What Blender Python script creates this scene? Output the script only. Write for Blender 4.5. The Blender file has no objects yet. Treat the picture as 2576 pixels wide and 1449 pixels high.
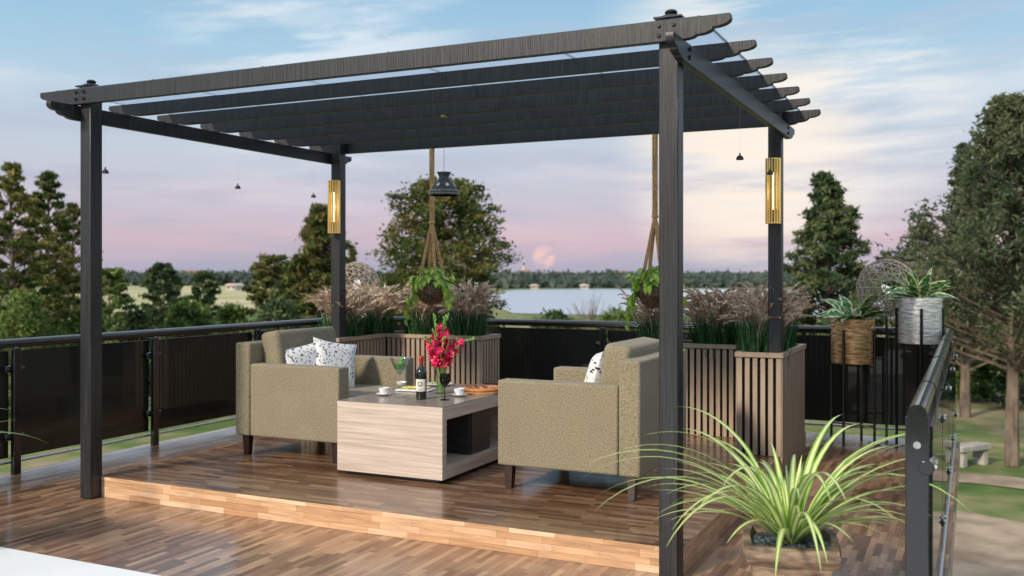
import bpy, bmesh, math, random
import numpy as np
from mathutils import Vector, Matrix
random.seed(7); rng = np.random.default_rng(7)
PI = math.pi; R_ = math.radians
C = bpy.context.scene.collection
H = 1.45; FP = 2431.0; AN = R_(25.5)
FX, FY = -math.sin(AN), math.cos(AN); RX, RY = math.cos(AN), math.sin(AN)
def atd(px, d):
    u = (px-1288)/FP
    return (d*(FX+RX*u), d*(FY+RY*u))
def at(px, py, z):
    return atd(px, (H-z)*FP/(py-690))

# ---------------------------------------------------------------- materials
def newmat(name):
    m = bpy.data.materials.new(name); m.use_nodes = True
    nt = m.node_tree; nt.nodes.clear()
    out = nt.nodes.new('ShaderNodeOutputMaterial')
    return m, nt, out
def N(nt, t, **kw):
    n = nt.nodes.new(t)
    for k, v in kw.items(): setattr(n, k, v)
    return n
def ramp(nt, fac, stops):
    r = N(nt, 'ShaderNodeValToRGB'); e = r.color_ramp.elements
    while len(e) < len(stops): e.new(0.5)
    for i, (p, c) in enumerate(stops):
        e[i].position = p; e[i].color = (c[0], c[1], c[2], 1)
    nt.links.new(fac, r.inputs[0]); return r
def pmat(name, c1, c2=None, scale=(8,8,8), rough=.6, metal=0, bump=0, detail=4, lo=.35, hi=.65, spec=.5, coat=0, coords='Object'):
    m, nt, out = newmat(name); L = nt.links
    b = N(nt, 'ShaderNodeBsdfPrincipled'); L.new(b.outputs[0], out.inputs[0])
    b.inputs['Roughness'].default_value = rough; b.inputs['Metallic'].default_value = metal
    b.inputs['Specular IOR Level'].default_value = spec
    b.inputs['Coat Weight'].default_value = coat; b.inputs['Coat Roughness'].default_value = .1
    tc = N(nt, 'ShaderNodeTexCoord'); mp = N(nt, 'ShaderNodeMapping'); mp.inputs['Scale'].default_value = scale
    L.new(tc.outputs[coords], mp.inputs[0])
    no = N(nt, 'ShaderNodeTexNoise'); no.inputs['Scale'].default_value = 1; no.inputs['Detail'].default_value = detail
    L.new(mp.outputs[0], no.inputs['Vector'])
    if c2 is None: c2 = tuple(x*.75 for x in c1)
    r = ramp(nt, no.outputs['Fac'], [(lo, c2), (hi, c1)])
    L.new(r.outputs[0], b.inputs['Base Color'])
    if bump:
        bu = N(nt, 'ShaderNodeBump'); bu.inputs['Strength'].default_value = bump; bu.inputs['Distance'].default_value = .01
        L.new(no.outputs['Fac'], bu.inputs['Height']); L.new(bu.outputs[0], b.inputs['Normal'])
    return m
def glassmat(name, tint, refl=1.0, rough=.02, extra=None, extra_fac=0, transl=False):
    m, nt, out = newmat(name); L = nt.links
    t = N(nt, 'ShaderNodeBsdfTransparent'); t.inputs[0].default_value = (*tint, 1)
    g = N(nt, 'ShaderNodeBsdfGlossy'); g.inputs['Roughness'].default_value = rough
    no = N(nt, 'ShaderNodeTexNoise'); no.inputs['Scale'].default_value = 3
    fr = N(nt, 'ShaderNodeFresnel'); fr.inputs[0].default_value = 1.45
    mu = N(nt, 'ShaderNodeMath', operation='MULTIPLY'); mu.inputs[1].default_value = refl; mu.use_clamp = True
    L.new(fr.outputs[0], mu.inputs[0])
    mx = N(nt, 'ShaderNodeMixShader'); L.new(mu.outputs[0], mx.inputs[0])
    base = t.outputs[0]
    if extra:
        d = N(nt, 'ShaderNodeBsdfTranslucent' if transl else 'ShaderNodeBsdfPrincipled')
        r = ramp(nt, no.outputs['Fac'], [(.3, tuple(x*.9 for x in extra)), (.7, extra)]); L.new(r.outputs[0], d.inputs[0])
        m2 = N(nt, 'ShaderNodeMixShader'); m2.inputs[0].default_value = extra_fac
        L.new(t.outputs[0], m2.inputs[1]); L.new(d.outputs[0], m2.inputs[2]); base = m2.outputs[0]
    L.new(base, mx.inputs[1]); L.new(g.outputs[0], mx.inputs[2]); L.new(mx.outputs[0], out.inputs[0])
    return m
def emat(name, col, s):
    m, nt, out = newmat(name); e = N(nt, 'ShaderNodeEmission'); e.inputs[0].default_value = (*col, 1); e.inputs[1].default_value = s
    nt.links.new(e.outputs[0], out.inputs[0]); return m
def woodfloor(name, ax, ay, stops, bw=.26, rh=.036, rough=.3):
    m, nt, out = newmat(name); L = nt.links
    b = N(nt, 'ShaderNodeBsdfPrincipled'); L.new(b.outputs[0], out.inputs[0]); b.inputs['Coat Weight'].default_value = .35; b.inputs['Coat Roughness'].default_value = .12
    g = N(nt, 'ShaderNodeNewGeometry'); s = N(nt, 'ShaderNodeSeparateXYZ'); L.new(g.outputs['Position'], s.inputs[0])
    row = N(nt, 'ShaderNodeMath', operation='DIVIDE'); row.inputs[1].default_value = rh; L.new(s.outputs[ay], row.inputs[0])
    fl = N(nt, 'ShaderNodeMath', operation='FLOOR'); L.new(row.outputs[0], fl.inputs[0])
    wn = N(nt, 'ShaderNodeTexWhiteNoise', noise_dimensions='1D'); L.new(fl.outputs[0], wn.inputs['W'])
    ma = N(nt, 'ShaderNodeMath', operation='MULTIPLY_ADD'); ma.inputs[1].default_value = bw*3
    L.new(wn.outputs['Value'], ma.inputs[0]); L.new(s.outputs[ax], ma.inputs[2])
    cb = N(nt, 'ShaderNodeCombineXYZ'); L.new(ma.outputs[0], cb.inputs[0]); L.new(s.outputs[ay], cb.inputs[1])
    br = N(nt, 'ShaderNodeTexBrick'); br.offset = 0; br.inputs['Scale'].default_value = 1
    br.inputs['Brick Width'].default_value = bw; br.inputs['Row Height'].default_value = rh
    br.inputs['Mortar Size'].default_value = .0006; br.inputs['Mortar Smooth'].default_value = .3
    br.inputs['Color1'].default_value = (0,0,0,1); br.inputs['Color2'].default_value = (1,1,1,1); br.inputs['Mortar'].default_value = (.3,.3,.3,1)
    L.new(cb.outputs[0], br.inputs['Vector'])
    rp = ramp(nt, br.outputs['Color'], stops)
    mp = N(nt, 'ShaderNodeMapping'); mp.inputs['Scale'].default_value = (5, 90, 1); L.new(cb.outputs[0], mp.inputs[0])
    no = N(nt, 'ShaderNodeTexNoise'); no.inputs['Scale'].default_value = 1; no.inputs['Detail'].default_value = 5; L.new(mp.outputs[0], no.inputs['Vector'])
    mr = N(nt, 'ShaderNodeMapRange'); mr.inputs[1].default_value = .3; mr.inputs[2].default_value = .7; mr.inputs[3].default_value = .74; mr.inputs[4].default_value = 1.22
    L.new(no.outputs['Fac'], mr.inputs[0])
    mx = N(nt, 'ShaderNodeMix', data_type='RGBA', blend_type='MULTIPLY'); mx.inputs[0].default_value = 1
    L.new(rp.outputs[0], mx.inputs[6]); L.new(mr.outputs[0], mx.inputs[7])
    mo = N(nt, 'ShaderNodeMix', data_type='RGBA'); mo.inputs[7].default_value = (.06,.034,.017,1)
    L.new(br.outputs['Fac'], mo.inputs[0]); L.new(mx.outputs[2], mo.inputs[6]); L.new(mo.outputs[2], b.inputs['Base Color'])
    n2 = N(nt, 'ShaderNodeTexNoise'); n2.inputs['Scale'].default_value = 2.2; n2.inputs['Detail'].default_value = 6; L.new(g.outputs['Position'], n2.inputs['Vector'])
    m3 = N(nt, 'ShaderNodeMapRange'); m3.inputs[1].default_value = .3; m3.inputs[2].default_value = .7; m3.inputs[3].default_value = rough-.07; m3.inputs[4].default_value = rough+.12
    L.new(n2.outputs['Fac'], m3.inputs[0]); L.new(m3.outputs[0], b.inputs['Roughness'])
    ad = N(nt, 'ShaderNodeMath', operation='MULTIPLY_ADD'); ad.inputs[1].default_value = .25; L.new(br.outputs['Color'], ad.inputs[0]); L.new(no.outputs['Fac'], ad.inputs[2])
    bu = N(nt, 'ShaderNodeBump'); bu.inputs['Strength'].default_value = .10; bu.inputs['Distance'].default_value = .004
    L.new(ad.outputs[0], bu.inputs['Height']); L.new(bu.outputs[0], b.inputs['Normal'])
    return m
def leafmat(name, stops, rough=.4, trans=.25, noise_uv=False, vary=.2):
    m, nt, out = newmat(name); L = nt.links
    b = N(nt, 'ShaderNodeBsdfPrincipled'); b.inputs['Roughness'].default_value = rough
    uv = N(nt, 'ShaderNodeUVMap'); s = N(nt, 'ShaderNodeSeparateXYZ'); L.new(uv.outputs[0], s.inputs[0])
    a = N(nt, 'ShaderNodeMath', operation='SUBTRACT'); a.inputs[1].default_value = .5; L.new(s.outputs[0], a.inputs[0])
    ab = N(nt, 'ShaderNodeMath', operation='ABSOLUTE'); L.new(a.outputs[0], ab.inputs[0])
    mu = N(nt, 'ShaderNodeMath', operation='MULTIPLY'); mu.inputs[1].default_value = 2; L.new(ab.outputs[0], mu.inputs[0])
    last = mu.outputs[0]
    if noise_uv:
        w = N(nt, 'ShaderNodeMath', operation='MULTIPLY_ADD'); w.inputs[1].default_value = 5
        L.new(s.outputs[1], w.inputs[0]); L.new(mu.outputs[0], w.inputs[2])
        fr = N(nt, 'ShaderNodeMath', operation='PINGPONG'); fr.inputs[1].default_value = .5; L.new(w.outputs[0], fr.inputs[0])
        k = N(nt, 'ShaderNodeMath', operation='MULTIPLY'); k.inputs[1].default_value = .6; L.new(fr.outputs[0], k.inputs[0])
        k2 = N(nt, 'ShaderNodeMath', operation='MULTIPLY_ADD'); k2.inputs[1].default_value = .76; L.new(mu.outputs[0], k2.inputs[0]); L.new(k.outputs[0], k2.inputs[2])
        last = k2.outputs[0]
    r = ramp(nt, last, stops)
    gi = N(nt, 'ShaderNodeNewGeometry'); hs = N(nt, 'ShaderNodeHueSaturation')
    mr = N(nt, 'ShaderNodeMapRange'); mr.inputs[3].default_value = 1-vary; mr.inputs[4].default_value = 1+vary; L.new(gi.outputs['Random Per Island'], mr.inputs[0])
    L.new(mr.outputs[0], hs.inputs['Value']); L.new(r.outputs[0], hs.inputs['Color'])
    L.new(hs.outputs[0], b.inputs['Base Color'])
    t = N(nt, 'ShaderNodeBsdfTranslucent'); L.new(hs.outputs[0], t.inputs[0])
    mx = N(nt, 'ShaderNodeMixShader'); mx.inputs[0].default_value = trans; L.new(b.outputs[0], mx.inputs[1]); L.new(t.outputs[0], mx.inputs[2]); L.new(mx.outputs[0], out.inputs[0])
    return m
def foliage(name, dark, mid, light, nscale=.8, tr=.3):
    m, nt, out = newmat(name); L = nt.links
    b = N(nt, 'ShaderNodeBsdfPrincipled'); b.inputs['Roughness'].default_value = .7; b.inputs['Specular IOR Level'].default_value = .2
    g = N(nt, 'ShaderNodeNewGeometry'); no = N(nt, 'ShaderNodeTexNoise'); no.inputs['Scale'].default_value = nscale; no.inputs['Detail'].default_value = 3
    L.new(g.outputs['Position'], no.inputs['Vector'])
    a = N(nt, 'ShaderNodeMath', operation='MULTIPLY_ADD'); a.inputs[1].default_value = .35
    L.new(g.outputs['Random Per Island'], a.inputs[0]); L.new(no.outputs['Fac'], a.inputs[2])
    r = ramp(nt, a.outputs[0], [(.45, dark), (.65, mid), (.85, light)]); L.new(r.outputs[0], b.inputs['Base Color'])
    t = N(nt, 'ShaderNodeBsdfTranslucent'); L.new(r.outputs[0], t.inputs[0])
    mx = N(nt, 'ShaderNodeMixShader'); mx.inputs[0].default_value = tr; L.new(b.outputs[0], mx.inputs[1]); L.new(t.outputs[0], mx.inputs[2]); L.new(mx.outputs[0], out.inputs[0])
    return m
def fabric(name, c1, c2):
    m, nt, out = newmat(name); L = nt.links
    b = N(nt, 'ShaderNodeBsdfPrincipled'); b.inputs['Roughness'].default_value = .9; b.inputs['Sheen Weight'].default_value = .1; b.inputs['Specular IOR Level'].default_value = .2
    L.new(b.outputs[0], out.inputs[0])
    tc = N(nt, 'ShaderNodeTexCoord'); hs = []
    for sc in ((90,90,420), (420,420,90)):
        mp = N(nt, 'ShaderNodeMapping'); mp.inputs['Scale'].default_value = sc; L.new(tc.outputs['Object'], mp.inputs[0])
        no = N(nt, 'ShaderNodeTexNoise'); no.inputs['Scale'].default_value = 1; no.inputs['Detail'].default_value = 1; L.new(mp.outputs[0], no.inputs['Vector']); hs.append(no.outputs['Fac'])
    mx = N(nt, 'ShaderNodeMath', operation='ADD'); L.new(hs[0], mx.inputs[0]); L.new(hs[1], mx.inputs[1])
    hf = N(nt, 'ShaderNodeMath', operation='MULTIPLY'); hf.inputs[1].default_value = .5; L.new(mx.outputs[0], hf.inputs[0])
    r = ramp(nt, hf.outputs[0], [(.38, c2), (.62, c1)])
    big = N(nt, 'ShaderNodeTexNoise'); big.inputs['Scale'].default_value = 4; L.new(tc.outputs['Object'], big.inputs['Vector'])
    mr = N(nt, 'ShaderNodeMapRange'); mr.inputs[3].default_value = .88; mr.inputs[4].default_value = 1.1; L.new(big.outputs['Fac'], mr.inputs[0])
    mm = N(nt, 'ShaderNodeMix', data_type='RGBA', blend_type='MULTIPLY'); mm.inputs[0].default_value = 1; L.new(r.outputs[0], mm.inputs[6]); L.new(mr.outputs[0], mm.inputs[7])
    L.new(mm.outputs[2], b.inputs['Base Color'])
    bu = N(nt, 'ShaderNodeBump'); bu.inputs['Strength'].default_value = .25; bu.inputs['Distance'].default_value = .002; L.new(hf.outputs[0], bu.inputs['Height']); L.new(bu.outputs[0], b.inputs['Normal'])
    return m
def spotted(name):
    m, nt, out = newmat(name); L = nt.links
    b = N(nt, 'ShaderNodeBsdfPrincipled'); b.inputs['Roughness'].default_value = .9; L.new(b.outputs[0], out.inputs[0])
    tc = N(nt, 'ShaderNodeTexCoord'); mp = N(nt, 'ShaderNodeMapping'); mp.inputs['Scale'].default_value = (1,62,38); mp.inputs['Rotation'].default_value = (.35,0,0); L.new(tc.outputs['Object'], mp.inputs[0])
    v = N(nt, 'ShaderNodeTexVoronoi'); v.inputs['Scale'].default_value = 1; L.new(mp.outputs[0], v.inputs['Vector'])
    r = ramp(nt, v.outputs['Distance'], [(.27, (.035,.035,.045)), (.34, (.72,.71,.70))]); L.new(r.outputs[0], b.inputs['Base Color'])
    return m

M = {}
M['pergola'] = pmat('dark_stained_wood', (.032,.033,.035), (.007,.007,.008), (130,130,3), rough=.36, bump=.3, detail=5, lo=.33, hi=.72)
M['pergola_dark'] = pmat('dark_metal_cap', (.03,.03,.034), (.016,.016,.019), (20,20,20), rough=.26, metal=.4)
M['roofglass'] = glassmat('roof_glass', (.62,.68,.74), refl=.22, extra=(.74,.84,.96), extra_fac=.5, transl=True)
M['black'] = pmat('black_powder_coat', (.010,.010,.013), (.007,.007,.009), (30,30,30), rough=.2, metal=.2, coat=.7)
M['blackglass'] = glassmat('tinted_black_glass', (.10,.14,.12), refl=.95, rough=.02, extra=(.004,.008,.006), extra_fac=.62)
M['steel'] = pmat('brushed_steel', (.6,.6,.62), (.45,.45,.47), (60,60,5), rough=.3, metal=1)
st = [(0, (.125,.060,.032)), (.3, (.205,.107,.058)), (.55, (.27,.146,.081)), (.8, (.35,.20,.115)), (1, (.44,.265,.158))]
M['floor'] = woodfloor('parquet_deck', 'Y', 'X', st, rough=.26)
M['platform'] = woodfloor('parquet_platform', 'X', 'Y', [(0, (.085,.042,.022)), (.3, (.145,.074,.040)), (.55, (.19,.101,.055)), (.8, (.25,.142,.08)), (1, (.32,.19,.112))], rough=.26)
lit_riser_stops = [(0, (.48,.26,.13)), (.3, (.58,.33,.175)), (.55, (.66,.395,.22)), (.8, (.72,.46,.28)), (1, (.78,.54,.35))]  # riser boards brighter than the platform: the light they catch is in the colour
M['riser'] = woodfloor('parquet_riser_lit', 'X', 'Z', lit_riser_stops, rough=.4)
M['riser_side'] = woodfloor('parquet_riser_side_lit', 'Y', 'Z', lit_riser_stops, rough=.4)
M['white'] = pmat('white_terrace', (.86,.86,.86), (.82,.82,.82), (3,3,3), rough=.35)
M['concrete'] = pmat('concrete', (.46,.42,.37), (.32,.29,.25), (4,4,4), rough=.85, bump=.3)
M['fabric'] = fabric('olive_linen', (.36,.305,.205), (.135,.112,.072))
M['legwood'] = pmat('dark_mahogany', (.035,.012,.009), (.018,.007,.006), (30,30,5), rough=.3, coat=.2)
M['pillow'] = spotted('spotted_cotton')
M['tablewood'] = pmat('pale_zebrano', (.64,.53,.45), (.46,.365,.30), (2.2,2.2,60), rough=.38, detail=5, lo=.35, hi=.68)
M['tabletop'] = pmat('pale_zebrano_top', (.33,.26,.22), (.23,.175,.148), (2.2,60,2), rough=.2, detail=5)
M['tabledark'] = pmat('black_cabinet', (.035,.035,.037), (.02,.02,.022), (10,10,40), rough=.4)
M['slat'] = pmat('taupe_slats', (.40,.30,.215), (.32,.235,.165), (20,20,4), rough=.5)
M['liner'] = pmat('dark_liner', (.03,.025,.023), (.015,.013,.012), (10,10,10), rough=.9)
M['soil'] = pmat('soil', (.06,.04,.03), (.02,.015,.01), (40,40,40), rough=1, bump=.6)
M['blade'] = leafmat('grass_blades', [(0, (.05,.16,.045)), (1, (.015,.07,.022))], rough=.45, vary=.5)
M['plume'] = foliage('grass_plumes', (.30,.19,.125), (.62,.46,.34), (.95,.84,.70), 9, .2)
M['spider'] = leafmat('striped_leaf', [(0, (.88,.88,.50)), (.36, (.80,.84,.38)), (.48, (.30,.50,.08)), (1, (.17,.34,.04))], rough=.3, trans=.3, vary=.15)
M['broad'] = leafmat('variegated_leaf', [(0, (.70,.76,.38)), (.10, (.10,.28,.06)), (.45, (.035,.14,.04)), (.6, (.05,.20,.05)), (.70, (.78,.80,.44)), (1, (.92,.92,.60))], rough=.28, trans=.2, noise_uv=True)
M['pothos'] = leafmat('pothos_leaf', [(0, (.80,.86,.22)), (.3, (.44,.64,.08)), (1, (.26,.48,.05))], rough=.3, trans=.35, vary=.4)
M['stem'] = pmat('green_stem', (.22,.45,.09), (.13,.30,.05), (20,20,20), rough=.5)
M['petal'] = pmat('crimson_petal', (.80,.014,.11), (.48,.004,.05), (40,40,40), rough=.45)
M['gold'] = pmat('polished_gold', (1.0,.80,.30), (.92,.66,.18), (10,10,10), rough=.13, metal=1)
M['brass'] = pmat('dull_brass', (.45,.32,.12), (.35,.24,.08), (10,10,10), rough=.35, metal=.9)
M['glow'] = emat('warm_lamp_glow', (1,.90,.66), 3.0)
M['bulb'] = emat('soft_bulb', (1,.98,.95), 1.0)
M['rattan'] = pmat('grey_brown_cane', (.44,.36,.29), (.28,.22,.17), (40,40,40), rough=.6)
M['rope'] = pmat('jute_rope', (.74,.50,.23), (.34,.20,.09), (90,90,90), rough=.9, bump=.5)
M['bowl'] = pmat('dark_bronze_bowl', (.20,.125,.08), (.05,.035,.025), (45,45,45), rough=.42, bump=.6, metal=.3)
M['thinglass'] = glassmat('clear_glass', (.97,.99,.98), refl=.6)
M['smokeglass'] = glassmat('smoked_glass', (.35,.37,.38), refl=1.0)
M['drink'] = glassmat('pale_green_drink', (.80,.95,.78), refl=.3)
M['bottle'] = pmat('dark_bottle_glass', (.012,.014,.01), (.006,.008,.006), (3,3,3), rough=.06, coat=.5)
M['foil'] = pmat('red_foil', (.45,.02,.025), (.35,.015,.02), (20,20,20), rough=.3, metal=.4)
M['label'] = pmat('paper_label', (.75,.72,.62), (.68,.65,.56), (40,40,40), rough=.7)
M['ink'] = pmat('black_ink', (.02,.02,.02), (.03,.03,.03), (9,9,9), rough=.6)
M['china'] = pmat('white_china', (.86,.86,.85), (.82,.82,.81), (9,9,9), rough=.15, coat=.5)
M['cheese'] = pmat('yellow_cheese', (.80,.66,.18), (.70,.55,.14), (30,30,30), rough=.5)
M['greens'] = pmat('salad_green', (.22,.50,.08), (.10,.28,.04), (60,60,60), rough=.5)
M['olive'] = pmat('green_olive', (.12,.48,.09), (.06,.32,.05), (30,30,30), rough=.2)
M['crust'] = pmat('baked_crust', (.62,.30,.10), (.36,.15,.045), (40,40,40), rough=.7, bump=.5)
M['sauce'] = pmat('pizza_topping', (.80,.42,.12), (.55,.08,.02), (45,45,45), rough=.5, bump=.5)
M['salami'] = pmat('salami', (.45,.06,.03), (.30,.03,.02), (50,50,50), rough=.4)
M['coffee'] = pmat('coffee', (.07,.03,.015), (.05,.02,.01), (9,9,9), rough=.1)
M['shade'] = pmat('black_ornate_shade', (.10,.11,.12), (.008,.010,.012), (70,70,70), rough=.35, bump=.9)
M['bead'] = pmat('pale_beads', (.80,.74,.52), (.6,.54,.36), (60,60,60), rough=.3)
M['bronze'] = pmat('hammered_bronze', (.92,.60,.28), (.38,.20,.08), (14,14,60), rough=.30, metal=.5, bump=.9)
M['silver'] = pmat('hammered_silver', (.88,.88,.86), (.50,.50,.49), (14,14,60), rough=.36, metal=.5, bump=.9)
M['potbrown'] = pmat('carved_clay', (.36,.25,.165), (.13,.09,.06), (10,10,40), rough=.6, bump=.6)
M['gravel'] = pmat('dark_gravel', (.13,.155,.19), (.012,.015,.018), (60,60,60), rough=.5, bump=1)
M['bark'] = pmat('bark', (.24,.18,.13), (.10,.07,.055), (6,6,2), rough=.95, bump=.7)
M['f_pine'] = foliage('pine_foliage', (.035,.07,.018), (.12,.16,.042), (.34,.29,.10), .9, .4)
M['f_olive'] = foliage('olive_brown_foliage', (.036,.068,.018), (.105,.145,.038), (.27,.22,.08), .8, .4)
M['f_dark'] = foliage('dark_conifer_foliage', (.025,.060,.028), (.068,.11,.046), (.17,.20,.085), .9, .35)
M['f_grey'] = foliage('grey_green_foliage', (.045,.072,.042), (.10,.13,.068), (.20,.21,.115), .9, .4)
M['f_bush'] = foliage('bush_foliage', (.03,.07,.02), (.09,.16,.038), (.23,.28,.08), .6, .35)
M['f_far'] = foliage('hazed_far_foliage', (.06,.09,.08), (.085,.12,.095), (.13,.15,.12), .03)  # distance haze painted into the leaf colours as bluish, greyed greens
M['wall_far'] = pmat('pale_far_wall', (.66,.56,.50), (.56,.48,.44), (1,1,1), rough=.8)
M['roof_far'] = pmat('terracotta_far_roof', (.46,.24,.16), (.38,.20,.13), (1,1,1), rough=.8)
M['dirt'] = pmat('dirt', (.40,.31,.22), (.22,.16,.11), (1.5,1.5,1.5), rough=1, bump=.5, detail=8)
M['seal'] = pmat('grey_seal', (.30,.33,.37), (.24,.26,.3), (9,9,9), rough=.5)

# ---------------------------------------------------------------- mesh builder
class MB:
    def __init__(s): s.v = []; s.f = []; s.uv = {}
    def add(s, vs, fs, uvs=None):
        o = len(s.v); s.v.extend([tuple(p) for p in vs])
        for i, f in enumerate(fs):
            if uvs: s.uv[len(s.f)] = uvs[i]
            s.f.append(tuple(o+k for k in f))
    def box(s, x0, x1, y0, y1, z0, z1, mtx=None):
        vs = [Vector(p) for p in ((x0,y0,z0),(x1,y0,z0),(x1,y1,z0),(x0,y1,z0),(x0,y0,z1),(x1,y0,z1),(x1,y1,z1),(x0,y1,z1))]
        if mtx: vs = [mtx @ p for p in vs]
        s.add(vs, [(0,3,2,1),(4,5,6,7),(0,1,5,4),(1,2,6,5),(2,3,7,6),(3,0,4,7)]); return s
    def tube(s, pts, r, n=8, cap=True):
        pts = [Vector(p) for p in pts]; m = len(pts)
        rs = r if isinstance(r, (list, tuple)) else [r]*m
        vs = []; ref = None
        for i, p in enumerate(pts):
            t = (pts[min(i+1, m-1)]-pts[max(i-1, 0)]).normalized()
            if ref is None: ref = Vector((0,0,1)) if abs(t.z) < .9 else Vector((1,0,0))
            a = (ref - t*ref.dot(t)).normalized(); ref = a; b = t.cross(a)
            for k in range(n):
                q = 2*PI*k/n; vs.append(p + (a*math.cos(q)+b*math.sin(q))*rs[i])
        fs = [(i*n+k, i*n+(k+1)%n, (i+1)*n+(k+1)%n, (i+1)*n+k) for i in range(m-1) for k in range(n)]
        if cap: fs += [tuple(range(n-1, -1, -1)), tuple((m-1)*n+k for k in range(n))]
        s.add(vs, fs); return s
    def lathe(s, prof, c=(0,0,0), n=24, wob=None):
        vs = []
        for (r, z) in prof:
            for k in range(n):
                q = 2*PI*k/n; rr = r*(wob(k, z) if wob else 1); vs.append((c[0]+rr*math.cos(q), c[1]+rr*math.sin(q), c[2]+z))
        m = len(prof)
        fs = [(i*n+k, i*n+(k+1)%n, (i+1)*n+(k+1)%n, (i+1)*n+k) for i in range(m-1) for k in range(n)]
        if prof[0][0] > 1e-4: fs.append(tuple(range(n-1, -1, -1)))
        if prof[-1][0] > 1e-4: fs.append(tuple((m-1)*n+k for k in range(n)))
        s.add(vs, fs); return s
    def prism(s, poly, axis, lo, hi):
        def P(a, b, t): return {'y': (a, t, b), 'x': (t, a, b), 'z': (a, b, t)}[axis]
        n = len(poly); vs = [P(a, b, lo) for a, b in poly]+[P(a, b, hi) for a, b in poly]
        s.add(vs, [tuple(range(n))[::-1], tuple(range(n, 2*n))]+[(i, (i+1)%n, n+(i+1)%n, n+i) for i in range(n)]); return s
    def ribbon(s, pts, ws, side, fold=.3):
        pts = [Vector(p) for p in pts]; m = len(pts); vs = []; side = Vector(side)
        for i, p in enumerate(pts):
            t = (pts[min(i+1, m-1)]-pts[max(i-1, 0)]).normalized(); up = side.cross(t).normalized()
            if up.z < 0 and abs(t.z) < .7: up = -up
            w = ws[i]; vs += [p-side*w+up*w*fold, p, p+side*w+up*w*fold]
        fs = []; uv = []
        for i in range(m-1):
            v0, v1 = i/(m-1), (i+1)/(m-1)
            for k in range(2):
                a = i*3+k; fs.append((a, a+1, a+4, a+3)); u0, u1 = k*.5, (k+1)*.5
                uv.append([(u0,v0),(u1,v0),(u1,v1),(u0,v1)])
        s.add(vs, fs, uv); return s
    def build(s, name, mat, parent=None, loc=None, smooth=False, bevel=0, seg=2):
        me = bpy.data.meshes.new(name); me.from_pydata(s.v, [], s.f)
        if s.uv:
            ul = me.uv_layers.new(name='UVMap')
            for p in me.polygons:
                u = s.uv.get(p.index)
                if u:
                    for li, c in zip(p.loop_indices, u): ul.data[li].uv = c
        me.materials.append(mat if not isinstance(mat, str) else M[mat])
        if smooth or bevel:
            me.polygons.foreach_set('use_smooth', [True]*len(me.polygons))
            if smooth != 'all': me.set_sharp_from_angle(angle=R_(40 if smooth else 50))
        me.update()
        o = bpy.data.objects.new(name, me); C.objects.link(o)
        if parent: o.parent = parent
        if loc: o.location = loc
        if bevel:
            b = o.modifiers.new('bevel', 'BEVEL'); b.width = bevel; b.segments = seg; b.limit_method = 'ANGLE'; b.angle_limit = R_(40)
        return o
def B(*a): return MB().box(*a)
def thing(name, label, cat, loc=(0,0,0), rz=0, group=None):
    o = bpy.data.objects.new(name, None); C.objects.link(o); o.empty_display_size = .1
    o.location = loc; o.rotation_euler = (0,0,rz); o['label'] = label; o['category'] = cat
    if group: o['group'] = group
    return o
def tag(o, label, cat, group=None, kind=None):
    o['label'] = label; o['category'] = cat
    if group: o['group'] = group
    if kind: o['kind'] = kind
    return o
def struct(o, label, cat): return tag(o, label, cat, kind='structure')
def dup(root, loc, rz=0, label=None):
    def rec(o, par):
        c = o.copy(); C.objects.link(c); c.parent = par
        for ch in list(o.children): rec(ch, c)
        return c
    r = rec(root, None); r.location = loc; r.rotation_euler = (0,0,rz)
    if label: r['label'] = label
    return r
def quads(cent, size, asp=1.0, flat=0.0):
    n = len(cent); a = rng.normal(size=(n,3))
    if flat: a[:,2] *= (1-flat)
    a /= np.linalg.norm(a, axis=1)[:,None]
    b = rng.normal(size=(n,3)); b -= a*np.sum(a*b, axis=1)[:,None]; b /= np.linalg.norm(b, axis=1)[:,None]
    sz = size*rng.uniform(.6, 1.3, (n,1)); a *= sz*asp; b *= sz
    v = np.stack([cent-a, cent+b*.5, cent+a, cent-b*.5], axis=1).reshape(-1,3)
    m = MB(); m.v = v.tolist(); m.f = np.arange(n*4).reshape(-1,4).tolist(); return m

# ---------------------------------------------------------------- setting
GZ = -3.0
def ground_mat():
    m, nt, out = newmat('meadow_ground'); L = nt.links
    b = N(nt, 'ShaderNodeBsdfPrincipled'); b.inputs['Roughness'].default_value = 1; b.inputs['Specular IOR Level'].default_value = .1; L.new(b.outputs[0], out.inputs[0])
    g = N(nt, 'ShaderNodeNewGeometry')
    n1 = N(nt, 'ShaderNodeTexNoise'); n1.inputs['Scale'].default_value = .05; n1.inputs['Detail'].default_value = 6; L.new(g.outputs['Position'], n1.inputs['Vector'])
    n2 = N(nt, 'ShaderNodeTexNoise'); n2.inputs['Scale'].default_value = .9; n2.inputs['Detail'].default_value = 8; L.new(g.outputs['Position'], n2.inputs['Vector'])
    a = N(nt, 'ShaderNodeMath', operation='MULTIPLY_ADD'); a.inputs[1].default_value = .6; L.new(n2.outputs['Fac'], a.inputs[0]); L.new(n1.outputs['Fac'], a.inputs[2])
    r = ramp(nt, a.outputs[0], [(.62, (.05,.095,.025)), (.74, (.095,.15,.042)), (.84, (.20,.20,.09)), (.95, (.31,.25,.155))]); L.new(r.outputs[0], b.inputs['Base Color'])
    return m
g = MB(); g.add([(-3000,-300,0),(3000,-300,0),(3000,4000,0),(-3000,4000,0)], [(0,1,2,3)])
struct(g.build('ground', ground_mat(), loc=(0,0,GZ)), 'green and tan meadow running out to the horizon', 'ground')
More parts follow.
